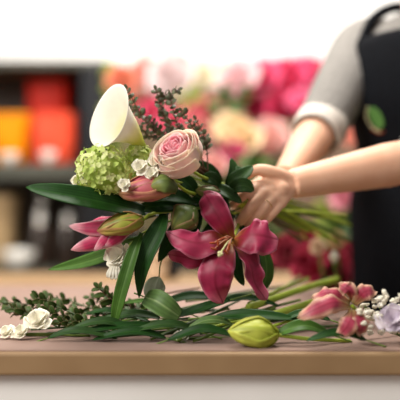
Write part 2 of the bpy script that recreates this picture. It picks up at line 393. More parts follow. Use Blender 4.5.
# ------------------------------------------------------------------ flower stand with buckets and blurred blooms
fs = thing('flower_stand', (.1, 2.7, 0), 'low wooden stand carrying the flower buckets behind the table', 'bench')
box('stand_top', (-.42, 2.42, .56), (.62, 2.98, .60), SHELF, fs)
for x in (-.40, .55):
    for y in (2.44, 2.91): box('leg', (x, y, 0), (x+.05, y+.05, .56), SHELF, fs)
BK = []
for (x, y, mat, lab) in ((-.28, 2.62, BUCKD, 'dark green flower bucket behind the white calla and twigs'), (.0, 2.56, ZINC, 'grey zinc flower bucket behind the pink rose'),
                    (.24, 2.60, BUCKD, 'dark green flower bucket behind the hands'), (.46, 2.66, ZINC, 'grey zinc flower bucket behind the apron')):
    c = V((x, y, .60)); t = thing('flower_bucket', c, lab, 'bucket')
    lathe('body', [(.07, 0), (.075, .005), (.095, .25), (.099, .252), (.099, .262), (.092, .262), (.07, .02), (.002, .015)], c, mat, t, n=28)
    bm = newbm(); g_tube(bm, [c+V((-.1, 0, .24)), c+V((-.06, -.09, .2)), c+V((.06, -.09, .2)), c+V((.1, 0, .24))], .003); obj('handle', bm, ZINC, t)
    BK.append(c+V((0, 0, .02)))

def g_bloom(bm, c, r, axis, n_in=5, n_mid=6, n_out=7, openness=1.0, rnd=random):
    axis = V(axis).normalized(); x, y = frame(axis)
    for ring, (n, rr, hh, o) in enumerate(((n_in, .38, .95, .1), (n_mid, .72, .85, .45), (n_out, 1.0, .55, 1.0))):
        for i in range(n):
            a = 2*math.pi*(i+.5*ring+rnd.uniform(-.15, .15))/n
            d = x*math.cos(a)+y*math.sin(a); k = rnd.uniform(.9, 1.1)*r
            pts = [c+d*(.06*k), c+d*(rr*k*.75)+axis*(hh*k*.3), c+d*(rr*k*.95)+axis*(hh*k*.7), c+d*(rr*k*(.8+.3*o))+axis*(hh*k*(1.0-.15*o))]
            g_blade(bm, pts, k*(.34+.16*ring), face=axis*1.0-d*.6, cup=.25, nu=4, nv=7, base=.5, peak=.62, tip=.35, ripple=.05*k, seed=i)
def bloom(px, py, dia, d, inner, outer, bucket, label, cat='flower', name='peony', axis=None, rnd=random, group=None):
    c = P(px, py, d); r = dia*.5/F*d*1.05
    t = thing(name, c, label, cat, group)
    ax = V(axis or (rnd.uniform(-.5, .5), -1, rnd.uniform(.1, .9))).normalized()
    bm = newbm(); g_bloom(bm, c-ax*r*.4, r, ax); obj('bloom', bm, bloom_mat(inner, outer), t, solid=.0012)
    b = BK[bucket]+V((rnd.uniform(-.04, .04), rnd.uniform(-.04, .04), 0))
    s = c-ax*r*.4
    tube('stem', [s, s.lerp(b, .45)-ax*.02+V((0, 0, .02)), b], [.004, .004], STEMG, t)
    return t
HOT, CRIM, PALE, CREAM, PEACH, MAG, PINK = (244, 96, 146), (206, 56, 96), (252, 224, 224), (252, 240, 206), (250, 190, 160), (226, 50, 130), (240, 130, 150)
for q in (
 (122, 80, 30, 2.6, PEACH, (250, 170, 140), 0, 'peach pink bloom right above the white calla'),
 (146, 72, 28, 2.7, PALE, (244, 176, 160), 0, 'pale peach bloom just above the leafy twig tips'),
 (172, 76, 44, 2.55, (254, 246, 244), (254, 238, 238), 0, 'large pale pink white bloom above the twigs'),
 (200, 76, 34, 2.6, (255, 250, 226), (255, 250, 236), 1, 'cream white bloom with yellowish heart above the rose'),
 (216, 72, 30, 2.7, CREAM, (250, 236, 200), 1, 'cream yellow bloom in the top row, right of the cream white one'),
 (237, 78, 40, 2.55, (254, 240, 238), (254, 220, 224), 1, 'pale pink bloom beside the top row hot pink ones'),
 (262, 76, 34, 2.6, HOT, (250, 130, 170), 2, 'hot pink bloom left of the larger deep pink one in the top row'),
 (286, 76, 40, 2.65, (232, 74, 124), (250, 116, 160), 2, 'large deep pink bloom above the forearm'),
 (309, 74, 34, 2.7, (226, 76, 116), (246, 116, 156), 2, 'deep pink bloom touching the grey sleeve at the top'),
 (152, 112, 26, 2.4, HOT, (244, 120, 150), 0, 'hot pink bloom seen through the twigs on their left'),
 (172, 122, 30, 2.35, (230, 70, 110), (244, 130, 156), 0, 'hot pink bloom seen through the twigs just above the rose'),
 (207, 112, 36, 2.45, (228, 90, 120), (240, 130, 148), 1, 'rose pink bloom right of the twig tips'),
 (199, 131, 30, 2.4, CREAM, (244, 160, 166), 1, 'pink bloom with pale heart touching the rose on its right'),
 (236, 133, 46, 2.35, (255, 240, 205), (255, 232, 196), 1, 'big cream peach bloom in the middle of the blurred flowers'),
 (269, 139, 38, 2.4, (254, 222, 212), (252, 210, 204), 2, 'pale pink bloom right of the big cream peach one'),
 (232, 152, 24, 2.3, MAG, (236, 70, 150), 1, 'magenta bloom under the big cream peach one'),
 (258, 108, 28, 2.6, (186, 46, 76), CRIM, 2, 'crimson bloom above the pale pink one'),
 (283, 108, 34, 2.55, CRIM, (220, 70, 110), 2, 'crimson pink bloom left of the bare forearm'),
 (303, 104, 32, 2.5, (240, 90, 140), (252, 140, 180), 2, 'bright pink bloom beside the cream cuff'),
 (240, 97, 22, 2.7, (210, 60, 90), (230, 110, 130), 2, 'small rosy bloom under the pale pink top row bloom'),
 (213, 163, 26, 2.2, (250, 214, 204), (246, 196, 190), 1, 'pale pink bloom low down beside the rose'),
 (361, 128, 44, 2.5, (244, 190, 170), (240, 160, 140), 3, 'peach pink bloom peeping between sleeve and apron'),
 (344, 196, 26, 2.2, (250, 220, 214), (236, 150, 176), 3, 'pale pink bloom under the bare forearm next to the apron'),
 (324, 84, 28, 2.7, (230, 80, 120), (246, 110, 156), 3, 'pink bloom half hidden by the sleeve, right of the top row'),
 (320, 112, 26, 2.65, (224, 70, 116), (244, 120, 160), 3, 'pink bloom just above the cream cuff'),
 (250, 84, 26, 2.8, (250, 150, 180), (244, 110, 156), 2, 'mid pink bloom tucked between the pale pink and hot pink top blooms'),
 (160, 92, 24, 2.75, (250, 214, 196), (252, 224, 214), 0, 'pale peach bloom behind the tallest twig'),
 (132, 100, 26, 2.75, (244, 170, 150), (248, 190, 170), 0, 'peach bloom behind the leftmost twig'),
 (190, 108, 20, 2.6, (250, 216, 210), (250, 200, 204), 1, 'soft pink bloom right of the tallest twig'),
): bloom(*q)

def sprig(name, label, cat, path, leaf, mat, stem_mat, n=14, sr=.0018, face=(0, -1, .3), pair=True, spread=.9, group=None, seed=1, t0=.12, cup=.2, peak=.5, tip=.45, jit=.5, nv=6, end_leaf=True, ell=None):
    rnd = random.Random(seed)
    sp = smooth_path(path, 60)
    t = thing(name, sp[0], label, cat, group)
    bm = newbm(); g_tube(bm, path, [sr, sr*.5], n=6); obj('stem', bm, stem_mat, t)
    bm = newbm()
    for i in range(n):
        f = t0+(1-t0)*(i+.5)/n; k = min(int(f*60), 59); p = sp[k]; tan = (sp[k+1]-sp[k]).normalized()
        x, y = frame(tan)
        sides = (0, math.pi) if pair else (i*2.4,)
        ph = i*1.35+rnd.uniform(-.3, .3)
        for s in sides:
            a = ph+s if pair else s+ph
            d = (x*math.cos(a)+y*math.sin(a))
            L = leaf*rnd.uniform(.75, 1.15)*(1-.35*f*(ell or .6))
            dr = (d*spread+tan*(1-spread*.5)).normalized()
            fc = (V(face).normalized()+V((rnd.uniform(-1, 1), rnd.uniform(-1, 1), rnd.uniform(-1, 1)))*jit).normalized()
            g_blade(bm, [p, p+dr*L*.5+fc*L*.05, p+dr*L-fc*L*.05], L*.33 if ell is None else L*ell, face=fc, cup=cup, nu=2 if nv < 8 else 4, nv=nv, base=.1, peak=peak, tip=tip)
    if end_leaf:
        tan = (sp[60]-sp[57]).normalized(); g_blade(bm, [sp[60], sp[60]+tan*leaf*.35, sp[60]+tan*leaf*.7], leaf*.22, face=face, nu=2, nv=nv, base=.1, tip=tip)
    obj('foliage', bm, mat, t, solid=.0005)
    return t
BGL = blade_mat('background_leaf', [(0, srgb(50, 84, 34)), (1, srgb(86, 124, 48))], veins=4, vein_amt=.2, transl=.3)
BGY = blade_mat('background_leaf_yellow', [(0, srgb(128, 150, 50)), (1, srgb(176, 190, 80))], veins=4, vein_amt=.2, transl=.35)
for i, (px, py, d, b, mat, lab) in enumerate((
 (110, 74, 2.75, 0, BGY, 'yellow green leafy branch at the upper left of the blurred flowers'),
 (190, 98, 2.45, 0, BGY, 'yellow green leafy branch under the pale blooms, above the twigs'),
 (224, 98, 2.4, 1, BGL, 'mid green leafy branch under the cream yellow bloom'),
 (244, 100, 2.4, 1, BGL, 'mid green leafy branch left of the crimson blooms'),
 (272, 92, 2.8, 2, BGL, 'mid green leafy branch between the hot pink top blooms'),
 (218, 140, 2.5, 1, BGL, 'mid green leafy branch between rose and cream peach bloom'),
 (254, 163, 2.2, 2, BGL, 'mid green leafy branch just above the thumb'),
 (290, 135, 2.5, 2, BGL, 'mid green leafy branch right of the pale pink bloom, above the forearm'),
 (328, 208, 2.3, 3, BGY, 'yellow green leafy branch under the forearm'),
 (345, 222, 2.3, 3, BGL, 'mid green leafy branch below the pale bloom by the apron'))):
    top = P(px, py, d); bb = BK[b]+V((.02*math.cos(i), .02*math.sin(i), 0))
    sprig('leafy_branch', lab, 'foliage', [bb, bb.lerp(top, .55)+V((0, .03, .03)), top], .075, mat, STEMD, n=10, sr=.003, seed=20+i, t0=.35, jit=.8)

# flowers lying at the back of the table, out of focus
def lying(px, py, dia, d, inner, outer, label, end, name='peony'):
    c = P(px, py, d); r = dia*.5/F*d
    c.z = max(c.z, TT+r*.75)
    t = thing(name, (c.x, c.y, TT), label, 'flower')
    ax = V((random.uniform(-.8, 0), -.9, random.uniform(.2, .7))).normalized()
    bm = newbm(); g_bloom(bm, c-ax*r*.4, r, ax); obj('bloom', bm, bloom_mat(inner, outer), t, solid=.0012)
    e = P(*end); e.z = TT+.006
    tube('stem', [c-ax*r*.4, c.lerp(e, .4)+V((0, 0, -c.z*.4+(TT+.01)*.4)), e], .004, STEMG, t)
DR = ((168, 44, 70), (150, 36, 60))
for q in (
 (288, 254, 36, 1.75, (196, 90, 100), (150, 44, 66), 'dusky rose bloom lying on the table behind the lily petal', (330, 285, 1.86)),
 (309, 264, 40, 1.7, (190, 60, 86), (172, 48, 74), 'dusky red bloom lying behind the yellow green stems', (345, 285, 1.85)),
 (332, 270, 40, 1.72, (176, 46, 72), (190, 66, 86), 'dusky red bloom lying beside the apron', (350, 285, 1.88)),
 (303, 240, 30, 1.85, (150, 30, 50), (168, 50, 66), 'dark red bloom lying behind the bunch of stems', (330, 284, 1.89)),
 (348, 256, 30, 1.86, (140, 34, 52), (160, 48, 66), 'dark red bloom half hidden by the apron edge', (353, 284, 1.89)),
 (318, 247, 15, 1.62, (236, 214, 180), (220, 190, 160), 'small beige cream bloom above the dusky red ones', (335, 290, 1.78)),
 (336, 240, 17, 1.66, (226, 200, 150), (190, 160, 110), 'small beige bloom under the stem ends', (345, 288, 1.8)),
): lying(*q)
t = thing('highlight_bud', (P(334, 257, 1.5).x, 1.5, TT), 'small white bud made as a highlight among the dusky red blooms', 'flower')
c = P(334, 257, 1.5); bm = newbm()  # bud shape and white petals stand in for a bright blurred highlight
for k in range(5):
    a = k*2*math.pi/5; d = V((math.cos(a), math.sin(a), 0)); g_blade(bm, [c+V((0, 0, -.012)), c+d*.009, c+V((0, 0, .013))+d*.002], .008, face=d, cup=-.4, nu=4, nv=8, base=.5)
obj('petals', bm, WHITEP, t, solid=.0008); tube('stem', [c+V((0, 0, -.012)), V((c.x+.02, 1.56, TT+.03)), V((c.x+.04, 1.62, TT+.006))], .002, STEMG, t)

# pots seen through the gap under the bouquet
def simple_pot(name, label, x, y, r, h, mat):
    t = thing(name, (x, y, TT-.002), label, 'pot')
    lathe('body', [(r*.8, 0), (r*.84, .004), (r, h), (r-.005, h), (r*.7, .012), (.002, .01)], (x, y, TT-.002), mat, t, n=28)
    lathe('rim', [(r, h-.014), (r+.005, h-.012), (r+.005, h+.002), (r-.005, h+.002)], (x, y, TT-.002), mat, t, n=28, caps=(False, False))
simple_pot('paper_pot', 'beige pot seen in the gap beneath the bouquet', P(156, 0, 2.05).x, 2.05, .036, .075, KRAFT)
simple_pot('clay_pot', 'black pot beside the beige one beneath the bouquet', P(173, 0, 2.1).x, 2.1, .018, .085, POSTM)
# ------------------------------------------------------------------ the bouquet held by the hands
BX = [0]
def to_bind(start, mid=None, r=.0028, mat=STEMG, parent=None, jit=None):
    """a stem from a head through the hands and out behind them"""
    i = BX[0]; BX[0] += 1; rnd = random.Random(100+i)
    if i % 3 != 1: mat = STEMY
    a = i*2.4; rr = .008*math.sqrt(i+.5)/3.2
    b = P(250, 201, 1.312)+V((0, math.cos(a)*rr*2.0, math.sin(a)*rr*2.0))
    e = P(rnd.uniform(300, 352), rnd.uniform(208, 246), rnd.uniform(1.40, 1.52))
    pts = [start]+([mid] if mid else [])+[b, b.lerp(e, .5)+V((0, 0, .004)), e]
    return tube('stem', pts, [r*.8, r, r], mat, parent, n=8)

# open lily
lc = P(231, 240, 1.185)
ly = thing('lily', lc, 'large open dark pink lily with rust anthers in front of the hands', 'flower')
D = 1.18
def lp(pts, hwpx, **k):
    return blade('petal', PL(*pts), hwpx*1.6e-3, LILY, ly, solid=.0012, **k)
lp([(232, 240, 1.188), (224, 226, 1.178), (214, 210, 1.180), (208, 199, 1.192), (204, 193, 1.205)], 13.5, face=(-.3, -1, .2), cup=-.22, ripple=.003, peak=.55, tip=.6, base=.35, nv=24, nu=10)
lp([(233, 240, 1.184), (244, 236, 1.160), (256, 235, 1.148), (268, 237, 1.150), (278, 240, 1.165)], 19, face=(.2, -1, .5), cup=-.18, ripple=.0048, peak=.55, tip=.5, base=.3, nv=24, nu=10, seed=2)
lp([(234, 243, 1.190), (245, 254, 1.186), (251, 268, 1.180), (255, 284, 1.178), (266, 300, 1.182)], 11.5, face=(.75, -1, .3), cup=.35, ripple=.004, peak=.5, tip=.5, base=.35, nv=24, nu=10, seed=4)
lp([(230, 242, 1.182), (222, 255, 1.158), (216, 270, 1.145), (216, 286, 1.148), (223, 303, 1.165)], 17.5, face=(-.2, -1, .35), cup=-.16, ripple=.0048, peak=.52, tip=.6, base=.35, nv=24, nu=10, seed=1)
lp([(230, 244, 1.190), (210, 254, 1.185), (195, 258, 1.184), (180, 256, 1.190), (168, 254, 1.2)], 11, face=(-.3, -.9, -.5), cup=.2, ripple=.003, peak=.5, tip=.7, base=.35, nv=22, nu=8, seed=5)
lp([(230, 240, 1.184), (214, 240, 1.166), (198, 243, 1.158), (182, 239, 1.165), (166, 231, 1.178)], 15.5, face=(-.2, -.9, .55), cup=-.2, ripple=.0048, peak=.42, tip=.75, base=.35, nv=24, nu=10, seed=3)
sc_ = P(232, 238, 1.182)
for (x, y, d) in ((214, 249, 1.135), (218, 243, 1.128), (222, 239, 1.13), (226, 252, 1.128), (229, 247, 1.122), (213, 243, 1.142)):
    e = P(x, y, d)
    tube('filament', [sc_, sc_.lerp(e, .5)+V((0, -.006, .004)), e], [.0012, .0007], FILA, ly, n=6)
    bm = newbm(); g_ball(bm, e, .0058, 2, (.34, .34, 1), rot=Matrix.Rotation(.5+x*.3, 3, 'Y')); obj('anther', bm, ANTH, ly)
pe = P(220, 254, 1.115)
tube('style', [sc_, sc_.lerp(pe, .5)+V((0, -.004, .003)), pe], [.0016, .0013], STIG, ly, n=8)
bm = newbm()
for k in range(3):
    a = k*2.1; g_ball(bm, pe+V((math.cos(a)*.002, -.001, math.sin(a)*.002)), .0028, 2)
obj('stigma', bm, STIG, ly)
to_bind(P(233, 240, 1.19), P(238, 226, 1.25), .0032, STEMG, ly)
blade('leaf', PL((262, 246, 1.235), (266, 262, 1.228), (266, 278, 1.225), (260, 292, 1.225)), .0115, LEAFM, ly, face=(.3, -1, .2), cup=.2, fold=.15, base=.3)
blade('leaf', PL((238, 246, 1.225), (236, 258, 1.222), (238, 272, 1.22), (244, 286, 1.22)), .010, LEAFD, ly, face=(-.3, -1, .2), cup=.2, base=.3)

# half open lily at the left, behind the green bud
hc = P(130, 226, 1.2)
hl = thing('lily', hc, 'half open pink lily pointing left behind the green bud', 'flower')
for pts, hw, k in (
  ([(134, 222, 1.195), (112, 225, 1.178), (92, 227, 1.18), (69, 226, 1.19)], 9.5, dict(face=(0, -1, .5), cup=-.4)),
  ([(132, 228, 1.195), (110, 238, 1.178), (90, 244, 1.18), (71, 250, 1.19)], 8.5, dict(face=(-.2, -1, -.1), cup=-.4)),
  ([(132, 230, 1.19), (118, 233, 1.168), (105, 240, 1.166), (94, 251, 1.172)], 7, dict(face=(-.2, -1, .0), cup=-.35)),
  ([(132, 230, 1.188), (122, 235, 1.165), (113, 241, 1.163), (105, 247, 1.168)], 6.5, dict(face=(0, -1, -.2), cup=-.35)),
  ([(134, 222, 1.205), (114, 219, 1.21), (98, 220, 1.215), (86, 225, 1.22)], 8, dict(face=(0, -.6, .9), cup=-.3))):
    blade('petal', PL(*pts), hw*1.6e-3, LILYBACK, hl, solid=.0012, base=.6, peak=.42, tip=.7, ripple=.001, nu=8, nv=20, **k)
to_bind(P(131, 226, 1.195), P(160, 214, 1.22), .003, STEMG, hl)
blade('leaf', PL((158, 214, 1.215), (130, 209, 1.178), (95, 201, 1.150), (60, 194, 1.140), (26, 187, 1.145)), .0195, LEAFD, hl, face=(-.1, -1, .75), cup=.22, fold=.12, base=.4, peak=.5, tip=.65, nu=10, nv=26)
blade('leaf', PL((138, 238, 1.22), (110, 254, 1.225), (80, 264, 1.22), (48, 270, 1.21)), .0135, LEAFM, hl, face=(-.1, -.8, .6), cup=.25, fold=.1, base=.3, peak=.42, tip=.75)

def bud(name, label, a, b, hw, mat, stem=True, mid=None, n=3, face=(0, -1, .3), leaves=(), thick=1.0):
    """closed bud: three fleshy tepals wrapped round an axis"""
    A, B = P(*a), P(*b); ax = (B-A).normalized(); t = thing(name, A, label, 'bud'); L = (B-A).length
    f = V(face).normalized(); f = (f-ax*f.dot(ax)).normalized(); s = ax.cross(f)
    for k in range(n):
        for in_ in ((0,) if n == 2 else (0,)):
            an = 2*math.pi*k/n+.25; d = f*math.cos(an)+s*math.sin(an); h = hw*1.6e-3
            pts = [A, A+ax*L*.18+d*h*.62, A+ax*L*.45+d*h*.92, A+ax*L*.78+d*h*.55, B+d*.0004]
            blade('tepal', pts, h*1.05, mat, t, face=d, cup=-.62, base=.45, peak=.42, tip=.5, nu=8, nv=18, solid=.001)
    for k in range(n):
        an = 2*math.pi*k/n+.25+math.pi/n; d = f*math.cos(an)+s*math.sin(an); h = hw*1.6e-3*.93
        pts = [A, A+ax*L*.18+d*h*.6, A+ax*L*.45+d*h*.9, A+ax*L*.78+d*h*.5, B-ax*.002]
        blade('tepal', pts, h*.95, mat, t, face=d, cup=-.62, base=.45, peak=.42, tip=.5, nu=8, nv=18, solid=.001)
    if stem: to_bind(A+ax*.002, mid, .003, STEMG, t)
    return t
gb = bud('lily_bud', 'plump green lily bud in front of the half open pink lily', (144, 219, 1.168), (97, 231, 1.160), 11.5, BUDG, mid=P(162, 212, 1.2))
blade('leaf', PL((142, 233, 1.18), (134, 252, 1.165), (124, 285, 1.158), (117, 312, 1.16), (113, 333, 1.17)), .0118, LEAFM, gb, face=(-.4, -1, .1), cup=.3, fold=.1, base=.3, peak=.45, tip=.8, nu=8, nv=26)
blade('leaf', PL((165, 214, 1.2), (158, 232, 1.175), (148, 252, 1.168), (142, 272, 1.17), (139, 298, 1.18)), .0165, LEAFD, gb, face=(-.35, -1, .2), cup=.3, fold=.1, base=.5, peak=.4, tip=.8, nu=8, nv=24)
pb = bud('lily_bud', 'closed pink lily bud under the lime green viburnum ball', (176, 183, 1.165), (118, 194, 1.165), 14.5, BUDP, mid=P(196, 194, 1.22))
blade('sepal', PL((178, 187, 1.160), (170, 181, 1.140), (160, 181, 1.138), (150, 186, 1.145)), .0185, BUDD, pb, face=(0.1, -1, .5), cup=-.55, base=.6, peak=.45, tip=.45, nu=8)
bud('lily_bud', 'dull green lily bud behind the large open lily', (196, 208, 1.205), (172, 230, 1.19), 16, BUDD, mid=P(212, 206, 1.24))
db = bud('lily_bud', 'small green lily bud above the top petal of the open lily, below the rose', (222, 196, 1.225), (196, 190, 1.215), 8, BUDD, mid=P(234, 199, 1.26))

# rose
def rose(name, label, cx, cy, d, rad, axis, mats, nlay, stem=True, mid=None):
    c = P(cx, cy, d); ax = V(axis).normalized(); x, y = frame(ax); t = thing(name, c, label, 'flower')
    o = c-ax*rad*.55; rnd = random.Random(5)
    def petal(a0, span, prof, mat, ruf, tipdip):
        bm = newbm(); uv = bm.loops.layers.uv.active; nu, nv = 10, 12; rows = []
        pr = smooth_path([V((r, h, 0)) for r, h in prof], nv)
        for j in range(nv+1):
            row = []
            for i in range(nu+1):
                u = 2*i/nu-1; v = j/nv*(1-tipdip*abs(u)**2.5)
                k = v*nv; q = min(int(k), nv-1); f = k-q; p = pr[q].lerp(pr[q+1], f)
                an = a0+u*span*(.35+.65*min(1, (j/nv)*1.8))
                rr = p.x*(1+.05*u)+ruf*math.sin(u*5+a0*3)*(j/nv)**3
                row.append(bm.verts.new(o+ax*(p.y)+(x*math.cos(an)+y*math.sin(an))*rr))
            rows.append(row)
        for j in range(nv):
            for i in range(nu):
                f = bm.faces.new((rows[j][i], rows[j][i+1], rows[j+1][i+1], rows[j+1][i]))
                for l, (a, b) in zip(f.loops, ((i, j), (i+1, j), (i+1, j+1), (i, j+1))): l[uv].uv = (a/nu, b/nv)
        obj('petal', bm, mat, t, solid=.0007)
    R = rad
    for L_, (n, rr, hh, span, curl, mi) in enumerate(nlay):
        for i in range(n):
            a = 2*math.pi*(i+L_*.37)/n+rnd.uniform(-.15, .15); k = rnd.uniform(.93, 1.07)
            r_, h_ = rr*R*k, hh*R*rnd.uniform(.96, 1.04)
            prof = [(.05*R, 0), (r_*.75, h_*.18), (r_*1.02, h_*.5), (r_*.98, h_*.82), (r_*(.95+curl), h_)]
            petal(a, span, prof, mats[mi], .02*R*(1 if L_ > 2 else .3), .22)
    for k in range(5):
        a = 2*math.pi*k/5; dd = x*math.cos(a)+y*math.sin(a)
        blade('sepal', [o-ax*.004, o+dd*R*.5-ax*.002, o+dd*R*.8+ax*R*.15], R*.16, LEAFM, t, face=-ax, base=.7, peak=.3, nu=4, nv=10)
    bm = newbm(); g_ball(bm, o-ax*.004, R*.2, 2); obj('hip', bm, STEMG, t)
    if stem: to_bind(o-ax*.006, mid, .003, STEMG, t)
    return t
ROSE_L = [(3, .10, 1.36, 1.3, -.3, 0), (3, .19, 1.36, 1.2, -.1, 0), (4, .29, 1.35, 1.0, .0, 0), (4, .40, 1.32, 1.0, .05, 0), (5, .52, 1.28, .85, .06, 1), (5, .66, 1.24, .85, .06, 1), (4, .82, 1.20, .95, .06, 2), (4, .96, 1.12, .95, .08, 2), (3, 1.04, .96, .9, .14, 2)]
rose('rose', 'pink rose with creamy outer petals at the top of the bouquet', 180, 156, 1.165, .0385, (-.42, -.66, .62), (ROSEI, ROSEM, ROSEO), ROSE_L, mid=P(205, 178, 1.22))

# calla
cl = thing('calla_lily', P(137, 146, 1.2), 'white calla lily leaning left above the lime green ball', 'flower')
bm = newbm(); uvl = bm.loops.layers.uv.active
base_, mid_, rimc = P(143, 147, 1.19), P(130, 132, 1.18), P(106, 115, 1.165)
axr = V((-.70, -.66, .26)).normalized()         # way the open mouth looks
maj = V((.26, 0, .96)); maj = (maj-axr*maj.dot(axr)).normalized(); mnr = axr.cross(maj)
axb = (mid_-base_).normalized()
rows = []; nv, nu = 22, 40
spc = smooth_path([base_, mid_, rimc], nv)
rprof = smooth_path([V((.0055, 0, 0)), V((.0105, 0, 0)), V((.019, 0, 0)), V((.032, 0, 0)), V((.0525, 0, 0))], nv)
for j in range(nv+1):
    t_ = j/nv; a_ = axb.lerp(axr, min(1, t_*1.2)).normalized()
    m_ = (maj-a_*maj.dot(a_)).normalized(); n_ = a_.cross(m_); r = rprof[j].x
    row = []
    for i in range(nu):
        an = 2*math.pi*i/nu; ca, sa = math.cos(an), math.sin(an)
        curl = -.006*max(0, (t_-.75)/.25)**2
        tipx = 1
        wob = 1+.03*math.sin(3*an+1)*t_
        row.append(bm.verts.new(spc[j]+(m_*ca*tipx+n_*sa*(.88+.0*t_))*r*wob+a_*curl))
    rows.append(row)
for j in range(nv):
    for i in range(nu):
        f = bm.faces.new((rows[j][i], rows[j][(i+1) % nu], rows[j+1][(i+1) % nu], rows[j+1][i]))
        for l, (a, b) in zip(f.loops, ((i, j), (i+1, j), (i+1, j+1), (i, j+1))): l[uvl].uv = (a/nu, b/nv)
obj('spathe', bm, CALLA, cl, solid=.0012)
tube('spadix', [spc[3], spc[8], spc[12]], [.003, .0045, .003], STIG, cl)
to_bind(base_, P(172, 176, 1.225), .0055, STEMY, cl)

# viburnum balls: florets copied over the ball
def floret_mesh(r, seed, mat):
    rnd = random.Random(seed); bm = newbm()
    z0 = V((0, 0, 1)); r0 = r; r = r*.58
    for q in range(4):
        b = 2*math.pi*q/3+rnd.uniform(-.3, .3); o = (V((math.cos(b), math.sin(b), 0))*r0*.68 if q else V((0, 0, 0)))+z0*r0*rnd.uniform(-.1, .5)
        z = (z0+V((rnd.uniform(-.5, .5), rnd.uniform(-.5, .5), 0))).normalized(); x, y = frame(z)
        for k in range(5):
            a = 2*math.pi*k/5+rnd.uniform(-.1, .1)+q; d = x*math.cos(a)+y*math.sin(a)
            g_blade(bm, [o, o+d*r*.5+z*r*.12, o+d*r*rnd.uniform(.9, 1.1)+z*r*rnd.uniform(-.1, .4)], r*.46, face=z, cup=.25, nu=2, nv=4, base=.35, peak=.6, tip=.4)
    me = bpy.data.meshes.new('floret'); bm.to_mesh(me); bm.free(); me.materials.append(mat)
    for p in me.polygons: p.use_smooth = True
    return me
FM = [floret_mesh(.0095, i, m) for i, m in enumerate((VIBA, VIBB, VIBC, VIBA))]
def viburnum(label, c, r, n, seed, mid, sc=1.0, squash=(1, 1, 1)):
    t = thing('viburnum', c, label, 'flower'); rnd = random.Random(seed)
    bm = newbm(); g_ball(bm, c, r*.78, 3, squash); obj('core', bm, VIBC, t)
    first = None
    for i in range(n):
        z = 1-2*(i+.5)/n; a = i*2.39996; q = math.sqrt(1-z*z)
        d = V((q*math.cos(a), -z, q*math.sin(a)))
        o = bpy.data.objects.new('floret', FM[rnd.choice((0, 0, 1, 1, 2, 3))]); COL.objects.link(o); o.parent = t
        rr = r*(rnd.uniform(.9, 1.03)+.07*math.sin(5*d.x+seed)*math.cos(6*d.z))
        o.location = V((d.x*squash[0], d.y*squash[1], d.z*squash[2]))*rr
        dd = (d+V((rnd.uniform(-.4, .4), rnd.uniform(-.4, .4), rnd.uniform(-.4, .4)))).normalized()
        o.rotation_mode = 'QUATERNION'; o.rotation_quaternion = dd.to_track_quat('Z', 'Y') @ Matrix.Rotation(rnd.uniform(0, 6), 3, 'Z').to_quaternion()
        s = sc*rnd.uniform(.8, 1.15); o.scale = (s, s, s)
    to_bind(c+V((.01, .01, -.01)), mid, .0032, STEMG, t)
    return t
viburnum('large lime green viburnum ball under the white calla', P(104, 172, 1.185), .042, 98, 3, P(160, 192, 1.235), .95, (1.02, 1, .92))
viburnum('small lime green viburnum cluster between the calla and the rose', P(140, 157, 1.195), .020, 42, 4, P(172, 180, 1.235), .72, (1.05, 1, .9))

# creamy florets between the ball and the rose
def ruffle(name, label, cx, cy, d, r, mat, n=12, seed=0, stem_to=None, cat='flower', axis=(-.2, -1, .4)):
    c = P(cx, cy, d); t = thing(name, c, label, cat); rnd = random.Random(seed); ax = V(axis).normalized(); x, y = frame(ax)
    n = max(7, n*2//3)
    for k in range(n):
        f = (k+.5)/n; a = k*2.4; dd = x*math.cos(a)+y*math.sin(a)
        o = c-ax*r*.5; out = dd*r*(.45+.75*f); hh = ax*r*(1.0-.75*f)
        blade('petal', [o, o+out*.5+hh*.35, o+out*.85+hh*.8, o+out*(1.0+.12*f)+hh], r*rnd.uniform(.55, .72), mat, t, solid=.0005, face=ax*1-dd*.35, cup=.22, nu=6, nv=10, base=.3, peak=.66, tip=.3, ripple=r*.06, rfreq=2.0, seed=k)
    if stem_to == 'bind': to_bind(c-ax*r*.5, c.lerp(P(250, 201, 1.31), .4)+V((0, .025, 0)), .0022, STEMG, t)
    elif stem_to: tube('stem', [c-ax*r*.5]+PL(*stem_to), [.002, .0024], STEMG, t)
    return t
ruffle('white_lisianthus', 'cream white floret on the green ball, left of the rose', 140, 166, 1.152, .0125, WHITEP, 9, 1, 'bind')
ruffle('white_lisianthus', 'white floret touching the lower left of the rose, above the pink bud', 151, 173, 1.150, .012, WHITEP, 10, 2, 'bind')
ruffle('white_lisianthus', 'white floret at the tip of the pink lily bud, on the ball', 124, 184, 1.142, .010, WHITEP, 9, 3, 'bind')
ruffle('white_lisianthus', 'white floret peeping out at the left side of the green ball', 77, 181, 1.19, .010, WHITEP, 9, 6, 'bind')
ruffle('white_lisianthus', 'white floret tucked against the left side of the rose', 156, 161, 1.165, .0125, WHITEP, 10, 5, 'bind')
wc = ruffle('white_carnation', 'white frilly flower hanging under the half open lily, behind a long leaf', 117, 255, 1.19, .020, WHITEP, 22, 8, None, axis=(-.35, -.8, .3))
to_bind(P(119, 254, 1.2), P(165, 222, 1.23), .0024, STEMG, wc)
bm = newbm()
for k in range(4): g_blade(bm, [P(112, 268, 1.185)+V((k*.003, 0, .004)), P(109+k*3, 274, 1.18), P(108+k*4, 281-abs(k-1.5)*2, 1.18)], .0045, face=(0, -1, 0), nu=3, nv=6, base=.6)
obj('lower_petals', bm, CREAMF, wc, solid=.0006)

